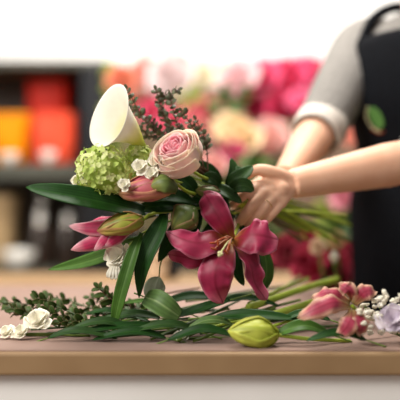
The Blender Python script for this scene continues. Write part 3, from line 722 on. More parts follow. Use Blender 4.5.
# twigs with small leaves
TWG = 'small-leaved twigs above the rose'
for i, (path, n, lab) in enumerate((
  ([(196, 168, 1.235), (170, 145, 1.245), (146, 122, 1.235), (127, 89, 1.22)], 15, 'leftmost small leaved twig, its tip touching the calla'),
  ([(198, 166, 1.24), (180, 140, 1.26), (165, 118, 1.25), (156, 90, 1.24)], 14, 'tallest small leaved twig rising beside the calla'),
  ([(200, 166, 1.235), (184, 140, 1.245), (176, 120, 1.24), (170, 97, 1.235)], 12, 'small leaved twig right of the tallest one, its tip bending left'),
  ([(204, 168, 1.235), (199, 146, 1.24), (193, 128, 1.24), (182, 112, 1.23)], 9, 'short leafy twig arching over the rose'),
  ([(196, 170, 1.24), (168, 146, 1.25), (146, 134, 1.245), (130, 122, 1.24)], 12, 'low leafy twig between the calla base and rose'),
  ([(192, 164, 1.245), (164, 134, 1.255), (144, 116, 1.25), (122, 104, 1.24)], 14, 'leafy twig whose tip touches the open mouth of the calla'),
  ([(190, 160, 1.25), (168, 126, 1.26), (160, 100, 1.25), (178, 90, 1.24)], 14, 'leafy twig whose tip hooks to the right above the others'),
  ([(208, 172, 1.235), (207, 150, 1.245), (205, 138, 1.245), (196, 120, 1.24)], 8, 'rightmost small leaved twig, right of the rose'))):
    t = sprig('leafy_twig', lab, 'twig', PL(*path), .0128, EUCA, TWIG, n=n, sr=.0014, seed=50+i, spread=.9, jit=1.0, t0=.2, nv=6, ell=.36, peak=.52, tip=.4)
    BX[0] += 1
    tube('lower_stem', [P(*path[0]), P(226, 188, 1.27), P(252, 200+i, 1.315), P(300, 214+i*4, 1.41)], .0016, TWIG, t)

# dark ruscus leaves by the hand
rs = thing('ruscus_branch', P(238, 196, 1.24), 'dark green broad leaved branch between the rose and fingers', 'foliage')
for pts, hw, fc in (
  ([(226, 186, 1.235), (234, 180, 1.225), (244, 174, 1.225), (253, 166, 1.235)], 8, (0, -1, .6)),
  ([(230, 190, 1.225), (238, 186, 1.215), (246, 186, 1.215), (254, 191, 1.222)], 8, (.1, -1, .3)),
  ([(214, 186, 1.235), (222, 190, 1.222), (232, 196, 1.215), (242, 203, 1.222)], 6.5, (0, -1, .5)),
  ([(226, 188, 1.24), (231, 178, 1.235), (233, 168, 1.24), (231, 158, 1.245)], 5.5, (.3, -1, .1)),
  ([(220, 186, 1.235), (214, 180, 1.225), (208, 178, 1.225), (202, 181, 1.23)], 7, (0, -1, .4)),
  ([(222, 190, 1.235), (212, 194, 1.22), (203, 195, 1.215), (194, 192, 1.22)], 6, (0, -1, .3)),
  ([(226, 192, 1.235), (222, 202, 1.228), (224, 212, 1.225), (230, 220, 1.23)], 7, (.3, -1, .2)),
  ([(236, 186, 1.235), (240, 178, 1.232), (240, 172, 1.235), (236, 166, 1.24)], 5, (.3, -1, .2))):
    blade('leaf', PL(*pts), hw*1.6e-3, RUSC, rs, face=fc, cup=.2, fold=.15, base=.2, peak=.45, tip=.65, nu=6, nv=14)
tube('stem', PL((204, 182, 1.24), (226, 188, 1.242), (250, 200, 1.305), (296, 216, 1.40), (342, 236, 1.47)), [.0016, .0024], STEMG, rs)
# foliage that fills the heart of the bouquet
def leafset(name, label, leaves, mat, stem, smat=STEMD, cat='foliage'):
    t = thing(name, P(*stem[0]), label, cat)
    for pts, hw, fc in leaves:
        blade('leaf', PL(*pts), hw*1.6e-3, mat, t, face=fc, cup=.2, fold=.12, base=.3, peak=.45, tip=.7, nu=6, nv=14)
    tube('stem', PL(*stem), [.0016, .0024], smat, t); return t
leafset('lily_foliage', 'dark green leaves spreading under the rose and pink bud', (
  ([(190, 206, 1.225), (172, 206, 1.205), (152, 207, 1.2), (134, 210, 1.205)], 9, (0, -1, .7)),
  ([(196, 204, 1.225), (180, 198, 1.205), (164, 197, 1.2), (146, 202, 1.205)], 9, (0, -1, .8)),
  ([(198, 196, 1.23), (190, 186, 1.22), (184, 180, 1.22), (178, 172, 1.225)], 8, (.3, -1, .3)),
  ([(200, 206, 1.225), (186, 222, 1.21), (172, 240, 1.205), (158, 262, 1.205)], 10, (-.3, -1, .2)),
  ([(200, 210, 1.225), (192, 226, 1.215), (184, 246, 1.21), (186, 266, 1.212)], 9, (.1, -1, .2))), LEAFD,
  ((150, 206, 1.215), (196, 205, 1.23), (250, 203, 1.31), (320, 226, 1.44)))
leafset('lily_foliage', 'dark green leaves behind the open lily, in front of the stems', (
  ([(232, 214, 1.27), (222, 224, 1.255), (210, 236, 1.25), (196, 250, 1.25)], 11, (-.2, -1, .4)),
  ([(236, 214, 1.27), (246, 228, 1.265), (256, 240, 1.26), (262, 258, 1.26)], 9, (.3, -1, .2)),
  ([(226, 206, 1.265), (212, 204, 1.25), (196, 204, 1.245), (182, 210, 1.245)], 10, (0, -1, .5)),
  ([(222, 190, 1.27), (212, 176, 1.26), (202, 168, 1.26), (192, 164, 1.262)], 9, (.2, -1, .3))), LEAFD,
  ((214, 216, 1.265), (236, 210, 1.29), (254, 205, 1.325), (310, 222, 1.44)))

# ------------------------------------------------------------------ greens and flowers lying on the table
def tabletop(px, py, d, z=0):
    p = P(px, py, d); p.z = TT+z; return p
BOXG = 'box sprigs on the table'
for i, (path, n, lab) in enumerate((
  ([(122, 322, 1.22), (80, 312, 1.24), (40, 306, 1.25), (6, 302, 1.26)], 15, 'low leafy sprig reaching the left edge on the paper'),
  ([(126, 318, 1.24), (96, 310, 1.26), (66, 300, 1.28), (38, 298, 1.29)], 13, 'leafy sprig with upward leaves in the middle left of the table'),
  ([(136, 318, 1.22), (120, 306, 1.22), (108, 297, 1.22), (99, 288, 1.22)], 9, 'leafy sprig rising beside the long hanging leaf'),
  ([(118, 328, 1.19), (84, 322, 1.2), (58, 316, 1.2), (44, 310, 1.21)], 12, 'leafy sprig lying right of the white blossoms'),
  ([(60, 328, 1.2), (40, 318, 1.22), (20, 312, 1.23), (8, 308, 1.24)], 10, 'leafy sprig lying behind the white blossoms'),
  ([(160, 320, 1.25), (136, 308, 1.26), (118, 302, 1.27), (90, 298, 1.28)], 12, 'leafy sprig with reddish stem behind the long hanging leaves'))):
    pts = PL(*path)
    for p in pts: p.z = max(p.z, TT+.008)
    sprig('box_sprig', lab, 'foliage', pts, .0185, BOXL, TWIG if i in (2, 5) else STEMD, n=n, sr=.0016, seed=80+i, face=(0, -.8, .8), spread=.8, jit=.9, t0=.1, nv=8, ell=.27, cup=.35)
ruffle('white_blossom', 'white blossom standing out on the left, on the green sprigs', 37, 319, 1.17, .019, WHITEP, 16, 21, [(60, 324, 1.185), (100, 332, 1.2)], axis=(-.1, -.75, .75))
ruffle('white_blossom', 'white blossom lying at the bottom beside the taller white one', 21, 331, 1.165, .014, WHITEP, 14, 22, [(50, 334, 1.18), (90, 336, 1.19)], axis=(-.2, -.6, .8))
ruffle('white_blossom', 'white blossom nearest the left edge at the bottom', 6, 331, 1.17, .012, WHITEP, 12, 23, [(30, 335, 1.19), (70, 337, 1.2)], axis=(-.2, -.6, .8))
ruffle('white_blossom', 'white blossom low on the paper below the round pale leaf', 181, 337, 1.15, .013, WHITEP, 12, 24, [(200, 338, 1.17), (240, 338, 1.19)], axis=(0, -.6, .8))

def big_leaf(label, pts, hwpx, mat, face, cup=.2, ext=None, **k):
    t = thing('broad_leaf', P(*pts[0]), label, 'leaf'); kw = dict(base=.15, peak=.45, tip=.6, nu=8, nv=22, fold=.08); kw.update(k)
    blade('leaf_blade', PL(*pts), hwpx*(1.6e-3 if 'round' in label or 'small' in label else 1.2e-3), mat, t, face=face, cup=cup, **kw)
    e = ext or [(2*pts[0][0]-pts[1][0], 2*pts[0][1]-pts[1][1], pts[0][2])]
    tube('leaf_stalk', PL(pts[0], *e), [.001, .0014], STEMG, t)
big_leaf('round pale green leaf lying below the bouquet in the middle', [(145, 297, 1.185), (156, 301, 1.165), (167, 308, 1.158), (180, 317, 1.165)], 11.5, LEAFP, (-.25, -1, .55), tip=.4)
big_leaf('small grey green leaf hanging beneath the bouquet', [(159, 277, 1.2), (156, 284, 1.195), (155, 291, 1.19), (158, 298, 1.19)], 11, LEAFG, (-.1, -1, .2), ext=[(161, 262, 1.21), (170, 246, 1.22)], peak=.6, tip=.4)
big_leaf('long dark leaf lying under the bottom petal of the lily', [(214, 317, 1.16), (240, 315, 1.145), (268, 316, 1.14), (299, 319, 1.15)], 8.5, LEAFD, (0, -.8, .9))
big_leaf('dark leaf blade lying along the bottom left of the stems', [(165, 326, 1.165), (130, 325, 1.15), (104, 328, 1.145), (70, 334, 1.15)], 5.5, LEAFD, (0, -.8, .9))
big_leaf('dark glossy leaf lying just right of the white blossoms', [(135, 330, 1.16), (112, 322, 1.15), (94, 322, 1.148), (72, 328, 1.15)], 6.5, RUSC, (0, -.8, .9))
big_leaf('grey green leaf lying at the bottom centre among stems', [(200, 332, 1.155), (178, 325, 1.14), (158, 325, 1.138), (132, 331, 1.14)], 6.5, RUSC, (0, -.8, .9))
big_leaf('dark green leaf at the bottom, right of the yellow green bud', [(330, 334, 1.13), (308, 326, 1.118), (292, 328, 1.115), (274, 336, 1.12)], 9, LEAFM, (0, -.8, .9))
big_leaf('dark leaf lying left of the lily lower petals on the stems', [(230, 300, 1.21), (208, 306, 1.2), (190, 312, 1.2), (168, 318, 1.2)], 7, LEAFD, (0, -.8, .9))
big_leaf('mid green leaf on the left stems under the long hanging leaves', [(160, 318, 1.19), (140, 314, 1.18), (120, 316, 1.18), (92, 322, 1.185)], 7, RUSC, (0, -.8, .9))
yb = bud('lily_bud', 'bright yellow green bud lying at the bottom edge', (279, 335, 1.115), (228, 331, 1.105), 15, BUDY, stem=False)
tube('stem', [P(278, 335, 1.115), P(310, 339, 1.12), P(350, 341, 1.14)], .003, STEMY, yb)

for i, (a, b, r, m, lab) in enumerate((
  ((190, 335, 1.155), (262, 304, 1.27), 2.4, STEMG, 'green stem lying aslant below the bottom lily petal'),
  ((205, 337, 1.15), (275, 308, 1.25), 2.2, STEMG, 'green stem lying aslant next to the long dark leaf'),
  ((172, 331, 1.16), (240, 300, 1.28), 2.0, STEMD, 'dark stem lying aslant right of the round pale leaf'),
  ((150, 330, 1.17), (262, 320, 1.2), 2.0, STEMG, 'green stem lying flat under the round pale leaf'),
  ((120, 336, 1.16), (236, 324, 1.19), 2.4, STEMD, 'dark stem lying along the bottom of the pile'),
  ((70, 322, 1.22), (205, 312, 1.25), 1.8, STEMG, 'thin green stem running left across the sprigs'),
  ((52, 328, 1.2), (190, 318, 1.22), 1.8, STEMD, 'thin dark stem running left behind the white blossoms'),
  ((262, 303, 1.24), (337, 279, 1.45), 6.4, STEMY, 'thick yellow green stem, upper of the bright ones at right'),
  ((276, 314, 1.2), (345, 291, 1.38), 6.6, STEMY, 'thick yellow green stem, lower of the bright ones at right'),
  ((258, 300, 1.27), (308, 279, 1.47), 4.0, STEMY, 'slim yellow green stem behind the lower right lily petal'),
  ((270, 297, 1.32), (300, 276, 1.5), 2.4, STEMG, 'slim green stem behind the bright yellow green ones'),
  ((225, 322, 1.2), (300, 300, 1.3), 2.4, STEMG, 'green stem passing under the bright yellow green ones'),
  ((150, 308, 1.27), (222, 286, 1.33), 1.8, TWIG, 'brown twig lying in the gap beneath the bouquet'),
  ((140, 300, 1.26), (200, 288, 1.33), 1.6, TWIG, 'thin brown twig crossing the gap beneath the bouquet'),
  ((196, 300, 1.3), (262, 292, 1.36), 2.2, STEMG, 'green stem lying behind the tip of the bottom petal'))):
    A, B = P(*a), P(*b); B.z = max(B.z, TT+r*.001+.001); A.z = max(A.z, TT+r*.001+.001)
    m_ = A.lerp(B, .5)+V((0, 0, .002 if i % 2 else -.001)); m_.z = max(m_.z, TT+r*.001)
    e = A-(B-A)*.15; e.z = max(e.z, TT+r*.001+.001)
    bm = newbm(); g_tube(bm, [e, A, m_, B], [r*1e-3, r*1.05e-3], n=8)
    tag(obj('cut_stem', bm, m), lab, 'stem')
# more leaves, stems and sprigs that fill the pile
for lab, pts, hw, m in (
  ('slim dark leaf lying in front of the lily leaf tips, far left of the pile', [(150, 322, 1.2), (128, 313, 1.21), (108, 310, 1.22), (84, 314, 1.23)], 5, LEAFD),
  ('slim mid green leaf pointing left under the grey green leaf', [(190, 314, 1.22), (164, 304, 1.23), (142, 301, 1.24), (118, 304, 1.25)], 5, LEAFM),
  ('dark leaf lying behind the round pale leaf, pointing right', [(160, 304, 1.25), (184, 297, 1.25), (204, 296, 1.25), (226, 300, 1.25)], 6, LEAFD),
  ('dark leaf lying behind the lily tip, pointing right to the bright stems', [(214, 304, 1.24), (238, 298, 1.24), (256, 299, 1.24), (280, 306, 1.24)], 6, LEAFD),
  ('dark leaf at the bottom centre in front of the white blossom', [(168, 340, 1.13), (196, 330, 1.125), (214, 330, 1.125), (238, 337, 1.13)], 7, LEAFD),
  ('dark leaf at the bottom left, behind the lowest white blossoms', [(48, 338, 1.15), (70, 331, 1.14), (92, 332, 1.14), (118, 339, 1.14)], 6, RUSC),
  ('long dark leaf under the mid green one left of the bottom centre', [(166, 338, 1.14), (142, 332, 1.135), (120, 333, 1.135), (92, 340, 1.14)], 6.5, LEAFD),
  ('grey green leaf with pale rib lying under the lily bud at the bottom', [(232, 324, 1.15), (218, 320, 1.14), (204, 321, 1.14), (188, 328, 1.14)], 6, LEAFP),
  ('dark leaf lying under the pale edged lily', [(330, 320, 1.15), (312, 314, 1.15), (298, 314, 1.15), (280, 320, 1.15)], 6.5, LEAFD),
  ('dark leaf at the lower right in front of the pale edged lily', [(366, 340, 1.1), (346, 333, 1.095), (328, 334, 1.095), (306, 341, 1.1)], 6.5, LEAFD)):
    big_leaf(lab, pts, hw, m, (0, -.75, .9))
for i, (a, b, r, m, lab) in enumerate((
  ((160, 336, 1.16), (228, 308, 1.26), 2.2, STEMG, 'pale green stem crossing beside the round pale leaf'),
  ((184, 334, 1.165), (250, 306, 1.27), 1.8, STEMY, 'slim yellow green stem lying aslant below the open lily'),
  ((140, 318, 1.22), (214, 306, 1.27), 2.0, STEMD, 'dark stem lying behind the round pale leaf'),
  ((130, 324, 1.2), (200, 304, 1.28), 1.6, STEMG, 'thin green stem rising behind the round pale leaf'),
  ((80, 330, 1.18), (168, 314, 1.24), 2.0, STEMG, 'green stem on the left half of the pile, over the sprigs'),
  ((60, 316, 1.25), (150, 306, 1.28), 1.6, STEMD, 'thin dark stem at the back of the left sprigs'),
  ((240, 318, 1.2), (326, 304, 1.3), 2.8, STEMG, 'thick green stem in front of the bright yellow green ones'),
  ((100, 330, 1.19), (206, 322, 1.21), 2.4, STEMY, 'yellow green stem along the bottom, left of centre'),
  ((204, 330, 1.16), (246, 320, 1.2), 2.2, STEMY, 'short yellow green stem left of the bright bud'),
  ((280, 324, 1.14), (330, 310, 1.2), 2.4, STEMY, 'yellow green stem running to the pale edged lily'),
  ((222, 296, 1.35), (290, 286, 1.45), 2.6, STEMD, 'dark stem at the back, right of the open lily'))):
    A, B = P(*a), P(*b); B.z = max(B.z, TT+r*.001+.001); A.z = max(A.z, TT+r*.001+.001)
    e = A-(B-A)*.12; e.z = max(e.z, TT+r*.001+.001)
    bm = newbm(); g_tube(bm, [e, A.lerp(B, .5)+V((0, 0, .002)), B], [r*1e-3, r*1.05e-3], n=8)
    tag(obj('cut_stem', bm, m), lab, 'stem')
for i, (path, n, lab) in enumerate((
  ([(96, 326, 1.2), (70, 312, 1.21), (50, 304, 1.22), (36, 297, 1.23)], 11, 'leafy sprig whose tip stands up at the back of the left sprigs'),
  ([(44, 322, 1.23), (24, 312, 1.25), (10, 306, 1.26), (-6, 304, 1.27)], 9, 'leafy sprig cut by the left edge behind the white blossoms'),
  ([(150, 326, 1.21), (130, 318, 1.22), (112, 312, 1.23), (92, 305, 1.24)], 11, 'leafy sprig under the two long hanging leaves'),
  ([(118, 334, 1.17), (96, 328, 1.17), (78, 324, 1.175), (60, 322, 1.18)], 9, 'leafy sprig lying in front at the bottom left'))):
    pts = PL(*path)
    for p in pts: p.z = max(p.z, TT+.008)
    sprig('box_sprig', lab, 'foliage', pts, .0175, BOXL, STEMD, n=n, sr=.0016, seed=180+i, face=(0, -.8, .8), spread=.8, jit=.9, t0=.1, nv=8, ell=.27, cup=.35)
rs_ = random.Random(77)
for i, (xa, xb, ya, yb_, lab) in enumerate((
  (70, 190, 330, 322, 'thin stem lowest on the paper at the left of the pile'), (110, 240, 334, 316, 'thin stem lying across the paper under the dark leaves'),
  (150, 290, 336, 318, 'thin stem running under the bright green bud'), (200, 300, 334, 312, 'thin stem lying behind the bright green bud'),
  (130, 230, 318, 302, 'thin stem lying on the paper beneath the open lily'), (90, 196, 314, 306, 'thin stem at the back left of the round pale leaf'),
  (230, 320, 328, 316, 'thin stem leading towards the pale edged lily'), (176, 258, 322, 300, 'thin stem slanting up under the bottom lily petal'),
  (250, 330, 322, 300, 'thin stem slanting up beside the lower bright stem'), (40, 150, 334, 332, 'thin stem along the front left of the pile'),
  (282, 352, 332, 326, 'thin stem in front of the pale edged lily'), (140, 214, 312, 294, 'thin stem slanting up left of the lily tip'))):
    A, B = P(xa, ya, .218*F/(ya+3-200) if ya > 322 else 1.24), P(xb, yb_, 1.28); A.z = max(A.z, TT+.004); B.z = max(B.z, TT+.004); r = rs_.uniform(.0016, .0026)
    A.z = min(A.z, TT+.03); B.z = min(B.z, TT+.03)
    bm = newbm(); g_tube(bm, [A, A.lerp(B, .5)+V((0, rs_.uniform(-.01, .01), 0)), B], [r, r*1.05], n=8)
    tag(obj('cut_stem', bm, rs_.choice((STEMD, STEMG, STEMD))), lab, 'stem')
# lily and baby's breath lying at the right
l2 = thing('lily', P(342, 306, 1.12), 'pale edged pink lily lying on the table at right', 'flower')
for pts, hw, fc, cp in (
  ([(350, 306, 1.12), (335, 302, 1.095), (318, 308, 1.09), (298, 318, 1.095)], 10.5, (-.2, -1, .6), -.3),
  ([(350, 302, 1.125), (338, 294, 1.115), (326, 293, 1.11), (312, 298, 1.115)], 9, (-.2, -.8, .8), -.3),
  ([(352, 302, 1.125), (350, 292, 1.11), (345, 288, 1.11), (339, 284, 1.12)], 8, (-.6, -1, .3), -.3),
  ([(354, 304, 1.12), (362, 294, 1.105), (368, 291, 1.105), (376, 292, 1.115)], 9, (.2, -1, .6), -.2),
  ([(352, 310, 1.115), (350, 320, 1.09), (346, 328, 1.085), (338, 336, 1.095)], 9.5, (-.2, -1, .2), -.25),
  ([(354, 310, 1.115), (360, 318, 1.095), (362, 326, 1.09), (360, 336, 1.1)], 8.5, (.2, -1, .3), -.25)):
    blade('petal', PL(*pts), hw*1.5e-3, LILYPALE, l2, solid=.0012, face=fc, cup=cp, ripple=.003, base=.4, peak=.5, tip=.6, nu=8, nv=18)
tube('stem', PL((352, 306, 1.12), (368, 318, 1.17), (420, 326, 1.22)), .003, STEMY, l2)
bb = thing('babys_breath', P(385, 325, 1.12), "baby's breath with many tiny white flowers at the lower right corner", 'flower')
rnd = random.Random(4); cst = P(400, 336, 1.14)
for k in range(66):
    p = P(rnd.uniform(358, 412), rnd.uniform(291, 333), rnd.uniform(1.08, 1.16))
    if p.x < P(366, 0, 1.12).x and p.z > P(0, 306, 1.12).z: p.x += .02
    bm = newbm(); r = rnd.uniform(.0042, .0062)
    for q in range(6):
        v = V((rnd.uniform(-1, 1), rnd.uniform(-1, 1), rnd.uniform(-1, 1))).normalized(); g_ball(bm, p+v*r*.5, r*.62, 2, (1, 1, .8))
    obj('floret', bm, CREAMF, bb)
bm = newbm()
for k in range(14):
    p = P(rnd.uniform(360, 405), rnd.uniform(295, 325), rnd.uniform(1.1, 1.16)); g_tube(bm, [cst, cst.lerp(p, .6)+V((0, 0, -.004)), p], [.0008, .0005], n=5)
obj('stem', bm, STEMG, bb)
ruffle('lilac_blossom', 'pale lilac white blossom among the tiny white flowers', 392, 318, 1.085, .021, LILAC, 16, 31, [(410, 330, 1.12), (430, 338, 1.15)], axis=(-.3, -.8, .5))
# ------------------------------------------------------------------ the person arranging the bouquet
TC = V((.497, 1.635, 0)); FA = math.radians(225)                  # middle of the body, way it faces (over the table's end)
fx, fy = V((math.cos(FA), math.sin(FA), 0)), V((-math.sin(FA), math.cos(FA), 0))   # forward, its own left
person = thing('person', (TC.x, TC.y, 0), 'person in grey shirt and black apron reaching in from the right to hold the bouquet', 'person')
def BP(f, l, z): return TC+fx*f+fy*l+V((0, 0, z))
def g_loft(bm, secs, n=28, caps=True):
    """secs: (z, forward offset, half depth, half width)"""
    uv = bm.loops.layers.uv.active; rows = []
    for z, fo, hd, hw in secs:
        rows.append([bm.verts.new(BP(fo+hd*math.cos(2*math.pi*i/n), hw*math.sin(2*math.pi*i/n), z)) for i in range(n)])
    for a, b in zip(rows, rows[1:]):
        for i in range(n):
            f = bm.faces.new((a[i], a[(i+1) % n], b[(i+1) % n], b[i])); f.smooth = True
    if caps: bm.faces.new(rows[0][::-1]); bm.faces.new(rows[-1])
def fuse(name, bm, mat, parent, voxel, smooth=6, extra=None):
    bmesh.ops.recalc_face_normals(bm, faces=bm.faces)
    o = obj(name, bm, mat, parent)
    m = o.modifiers.new('r', 'REMESH'); m.mode = 'VOXEL'; m.voxel_size = voxel; m.use_smooth_shade = True
    m = o.modifiers.new('s', 'SMOOTH'); m.iterations = smooth; m.factor = .5
    dg = bpy.context.evaluated_depsgraph_get(); dg.update()
    me = bpy.data.meshes.new_from_object(o.evaluated_get(dg)); o.modifiers.clear(); o.data = me
    for p in me.polygons: p.use_smooth = True
    if not me.materials: me.materials.append(mat)
    return o
SHL, SHR = BP(.0, .165, 1.325), BP(.0, -.165, 1.325)              # shoulders
ELL, WRL = V((.415, 1.375, 1.046)), P(292, 184, 1.292)            # near (left) arm
ELR, WRR = P(321, 127, 1.565), P(286, 178, 1.40)                  # far (right) arm
bm = newbm()
g_loft(bm, [(.86, 0, .10, .15), (.95, 0, .11, .165), (1.06, .0, .092, .128), (1.18, .01, .105, .145), (1.28, .005, .098, .158), (1.335, -.005, .075, .15), (1.365, -.01, .052, .08)])
g_tube(bm, [BP(-.01, 0, 1.32), BP(.0, 0, 1.40), BP(.012, 0, 1.46)], [.058, .05, .05], n=16)
hd = BP(.03, 0, 1.545)
rotz = Matrix.Rotation(FA, 3, 'Z')
g_ball(bm, hd, .1, 4, (.93, .75, 1.08), rotz); g_ball(bm, hd+fx*.022+V((0, 0, -.045)), .07, 3, (.9, .82, 1.0), rotz)
g_tube(bm, [hd+fx*.088+V((0, 0, .012)), hd+fx*.104+V((0, 0, -.012)), hd+fx*.11+V((0, 0, -.03))], [.007, .009, .012], n=10)
for s in (1, -1): g_ball(bm, hd-fx*.005+fy*.077*s+V((0, 0, -.01)), .03, 3, (.65, .3, 1), rotz)
for S, E, W in ((SHL, ELL, WRL), (SHR, ELR, WRR)):
    g_tube(bm, [S.lerp(BP(0, 0, 1.32), .3), S, S.lerp(E, .5), E], [.05, .052, .046, .039], n=36, seg=24)
    g_tube(bm, [E, E.lerp(W, .3), E.lerp(W, .7), W], [.038, .0405, .032, .0255], n=36, seg=30)
    g_ball(bm, E, .0385, 3)
for s in (1, -1):
    g_tube(bm, [BP(0, .085*s, .92), BP(.01, .09*s, .5), BP(-.01, .09*s, .1)], [.085, .058, .04], n=14)
    g_tube(bm, [BP(-.04, .09*s, .05), BP(.06, .095*s, .04), BP(.15, .1*s, .03)], [.036, .036, .026], n=12)
# near hand: palm, four unequal fingers, thumb
def hand(W, knuckles, fingers, thumb, s=1.0):
    for K in knuckles: g_tube(bm, [W, W.lerp(K, .5), K], [.017*s, .0125*s, .0105*s], n=12)
    g_ball(bm, W.lerp((knuckles[1]+knuckles[2])/2, .5), .0185*s, 3)
    g_tube(bm, [knuckles[0].lerp(W, .12), knuckles[1].lerp(W, .1), knuckles[2].lerp(W, .1), knuckles[3].lerp(W, .12)], [.0105*s]*2, n=12)
    for K, pts, r in zip(knuckles, fingers, (.0090, .0093, .0090, .0081)):
        g_tube(bm, [K]+pts, [r*1.12*s, r*s, r*.97*s, r*.84*s], n=12, seg=14)
        g_ball(bm, pts[-1], r*.84*s, 2)
    g_tube(bm, thumb, [.016*s, .0125*s, .0105*s, .0078*s], n=12, seg=12); g_ball(bm, thumb[-1], .008*s, 2)
KL = PL((259, 186, 1.262), (263, 193, 1.254), (271, 199, 1.256), (280, 204, 1.264))
FL = [PL((248, 192, 1.245), (240, 198, 1.25), (233, 204, 1.262)), PL((253, 204, 1.240), (246, 213, 1.244), (240, 222, 1.258)),
      PL((262, 210, 1.246), (255, 219, 1.250), (249, 226, 1.262)), PL((272, 214, 1.254), (265, 221, 1.258), (259, 227, 1.270))]
hand(WRL, KL, FL, PL((288, 180, 1.288), (272, 173, 1.272), (258, 170, 1.268), (248, 175, 1.272)))
KR = PL((266, 183, 1.352), (264, 190, 1.362), (265, 197, 1.367), (267, 203, 1.365))
FR = [PL((252, 186, 1.338), (243, 191, 1.330), (239, 197, 1.32)), PL((250, 191, 1.345), (239, 193, 1.335), (235, 199, 1.322)),
      PL((248, 194, 1.352), (240, 202, 1.344), (236, 208, 1.332)), PL((252, 202, 1.352), (246, 208, 1.346), (242, 213, 1.338))]
hand(WRR, KR, FR, PL((282, 179, 1.392), (270, 180, 1.36), (262, 181, 1.34), (254, 184, 1.325)))
body = fuse('body', bm, SKIN, person, .0024, 5)
for K, pts in zip(KL, FL):
    a, b = pts[-2], pts[-1]; dr = (b-a).normalized()
    nn = V((-.35, -1, .35)); nn = (nn-dr*nn.dot(dr)).normalized()
    blade('fingernail', [b-dr*.003+nn*.0058, b+dr*.002+nn*.0056, b+dr*.0065+nn*.0045], .0045, NAIL, person, face=nn, cup=-.35, base=.9, peak=.6, tip=.3, nu=4, nv=6)
rp = KL[2].lerp(FL[2][0], .45); rd = (FL[2][0]-KL[2]).normalized()
bm = newbm(); x_, y_ = frame(rd); n = 24
ringpts = [rp+(x_*math.cos(2*math.pi*i/n)+y_*math.sin(2*math.pi*i/n))*.0102 for i in range(n+1)]
g_tube(bm, ringpts, .0008, n=8, seg=48, caps=False); obj('ring', bm, GOLD, person)

# grey shirt with cream cuffs
bm = newbm()
g_loft(bm, [(.90, 0, .112, .168), (.98, 0, .118, .172), (1.06, .0, .104, .142), (1.18, .01, .118, .158), (1.28, .005, .11, .172), (1.338, -.005, .087, .162), (1.378, -.01, .06, .09)])
CR, CL_ = ELR.lerp(WRR, .17), ELL.lerp(WRL, .04)
for S, E, C in ((SHL, ELL, CL_), (SHR, ELR, CR)):
    g_tube(bm, [S.lerp(BP(0, 0, 1.31), .35), S, S.lerp(E, .5), E.lerp(S, .12), C], [.064, .068, .062, .056, .051], n=20)
shirt = fuse('shirt', bm, GREY, person, .0045, 6)
for S, E, W, C in ((SHL, ELL, WRL, CL_), (SHR, ELR, WRR, CR)):
    dr = (W-E).normalized()
    bm = newbm(); g_lathe(bm, [(.0535, -.052), (.0565, -.046), (.056, -.02), (.053, .006), (.0505, .010), (.048, .006), (.048, -.03)], C, axis=dr, n=32, caps=(False, False))
    bmesh.ops.recalc_face_normals(bm, faces=bm.faces); obj('cuff', bm, CUFF, person)
# trousers and shoes
bm = newbm()
g_loft(bm, [(.84, 0, .105, .155), (.95, 0, .118, .172), (1.0, 0, .112, .16)])
for s in (1, -1): g_tube(bm, [BP(0, .085*s, .90), BP(.01, .09*s, .5), BP(-.01, .09*s, .07)], [.094, .07, .058], n=16)
fuse('trousers', bm, DENIM, person, .008, 5)
for s in (1, -1):
    bm = newbm(); g_tube(bm, [BP(-.06, .09*s, .046), BP(.06, .095*s, .046), BP(.165, .1*s, .036)], [.045, .046, .034], n=14); g_ball(bm, BP(-.06, .09*s, .046), .045, 3)
    fuse('shoe', bm, SHOE, person, .006, 4)
# apron: bib, skirt, straps, emblem
bm = newbm(); uvl = bm.loops.layers.uv.active; rows = []
secs = [(.50, .0, .118, .164, 105), (.75, .0, .119, .166, 105), (.95, 0, .126, .178, 105), (1.06, .0, .118, .156, 100), (1.16, .008, .131, .170, 84), (1.24, .008, .128, .180, 66), (1.30, .004, .120, .184, 46), (1.325, 0, .112, .178, 42)]
pr = smooth_path([V((z, fo, hd_)) for z, fo, hd_, hw_, an in secs], 40); pr2 = smooth_path([V((hw_, an, 0)) for z, fo, hd_, hw_, an in secs], 40)
for q, q2 in zip(pr, pr2):
    row = []
    for i in range(33):
        a = math.radians(q2.y)*(i/16-1); wv = .004*math.sin(i*1.1)*max(0, 1-(q.x-.5)/.5)
        row.append(bm.verts.new(BP(q.y+(q.z+wv)*math.cos(a), (q2.x+wv)*math.sin(a), q.x)))
    rows.append(row)
for a, b in zip(rows, rows[1:]):
    for i in range(32): bm.faces.new((a[i], a[i+1], b[i+1], b[i]))
ap = obj('apron', bm, APRON, person, solid=.004)
for s in (1, -1):
    bm = newbm(); g_tube(bm, [BP(.085, .11*s, 1.315), BP(.055, .10*s, 1.372), BP(.0, .075*s, 1.405), BP(-.06, .04*s, 1.395), BP(-.085, 0, 1.375)], [.012, .012], n=10)
    obj('strap', bm, APRON, person)
    tube('waist_tie', [BP(-.01, .158*s, 1.07), BP(-.08, .11*s, 1.065), BP(-.115, .0, 1.06)], .008, APRON, person)
def on_apron(px, py):
    """point of the apron front at this place, found by casting a ray at its surface"""
    from mathutils.bvhtree import BVHTree
    global _bvh
    if '_bvh' not in globals():
        b = bmesh.new(); b.from_mesh(ap.data); b.transform(Matrix.Translation(root_loc(ap))); _bvh = BVHTree.FromBMesh(b)
    o = V((0, 0, CAMZ)); d = (P(px, py, 1)-o).normalized(); h = _bvh.ray_cast(o, d)
    if h[0] is None: return P(px, py, 1.6), V((-.7, -.7, 0))
    n = h[1] if h[1].dot(d) < 0 else -h[1]
    return h[0]+n*.0035, n
leaf_c, leaf_n = on_apron(378, 119)
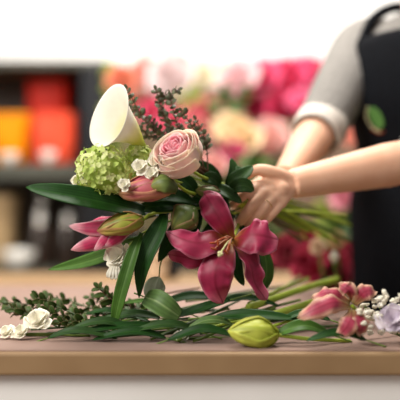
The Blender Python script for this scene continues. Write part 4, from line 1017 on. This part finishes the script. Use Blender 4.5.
up = V((0, 0, 1)); up = (up-leaf_n*up.dot(leaf_n)).normalized(); rt = up.cross(leaf_n).normalized()
def on(u, v): return leaf_c+rt*u*.82+up*v*.82
blade('emblem', [on(-.020, .030), on(-.006, .012), on(.004, -.008), on(.008, -.026)], .016, EMBG, ap, solid=.001, face=leaf_n, cup=0, base=.3, peak=.5, tip=.45, nu=8, nv=18)
bm = newbm(); g_tube(bm, [on(-.024, .034), on(-.034, .010), on(-.022, -.018), on(.004, -.034)], [.0022, .0022], n=6); obj('emblem_outline', bm, EMBP, ap)
bm = newbm(); g_tube(bm, [on(-.022, -.024), on(.0, -.036), on(.018, -.034)], [.0025, .0025], n=6); obj('emblem_stem', bm, EMBR, ap)
# hair and face
bm = newbm()
g_ball(bm, hd-fx*.016+V((0, 0, .02)), .106, 4, (.92, .84, 1.05), rotz); g_ball(bm, hd-fx*.095+V((0, 0, -.01)), .05, 3)
for v in list(bm.verts):
    r = v.co-hd
    if r.dot(fx) > .05 and r.z < .055: v.co -= fx*(r.dot(fx)-.045)
obj('hair', bm, HAIR, person)
for s in (1, -1):
    bm = newbm(); g_ball(bm, hd+fx*.078+fy*.032*s+V((0, 0, .008)), .0125, 3); e = obj('eye', bm, EYE, person)
    bm = newbm(); g_ball(bm, hd+fx*.0865+fy*.032*s+V((0, 0, .005)), .0056, 2); obj('iris', bm, IRIS, e)
    tube('eyebrow', [hd+fx*.084+fy*.016*s+V((0, 0, .027)), hd+fx*.082+fy*.034*s+V((0, 0, .032)), hd+fx*.068+fy*.05*s+V((0, 0, .026))], .0026, HAIR, person)
bm = newbm(); g_ball(bm, hd+fx*.083+V((0, 0, -.062)), .02, 3, (.4, 1, .32), rotz); obj('mouth', bm, LIPS, person)

# ------------------------------------------------------------------ groups for the repeats
GR = {'peony': 'blurred blooms behind the bouquet', 'leafy_branch': 'blurred leafy branches behind the bouquet', 'cut_stem': 'cut stems lying on the table',
      'leafy_twig': 'small leaved twigs above the rose', 'box_sprig': 'leafy sprigs lying on the table', 'white_blossom': 'white blossoms lying on the table',
      'white_lisianthus': 'white florets around the rose', 'lily_bud': 'lily buds', 'lily': 'pink lilies', 'viburnum': 'lime green viburnum heads', 'broad_leaf': 'broad leaves lying on the table',
      'flower_bucket': 'flower buckets on the stand', 'square_pot': 'square pots on the shelf', 'lidded_jar': 'lidded jars on the lower shelf', 'bowl': 'white bowls on the shelf', 'lily_foliage': 'dark leaves in the heart of the bouquet'}
for o in COL.objects:
    k = o.name.split('.')[0]
    if o.parent is None and k in GR and 'category' in o.keys(): o['group'] = GR[k]
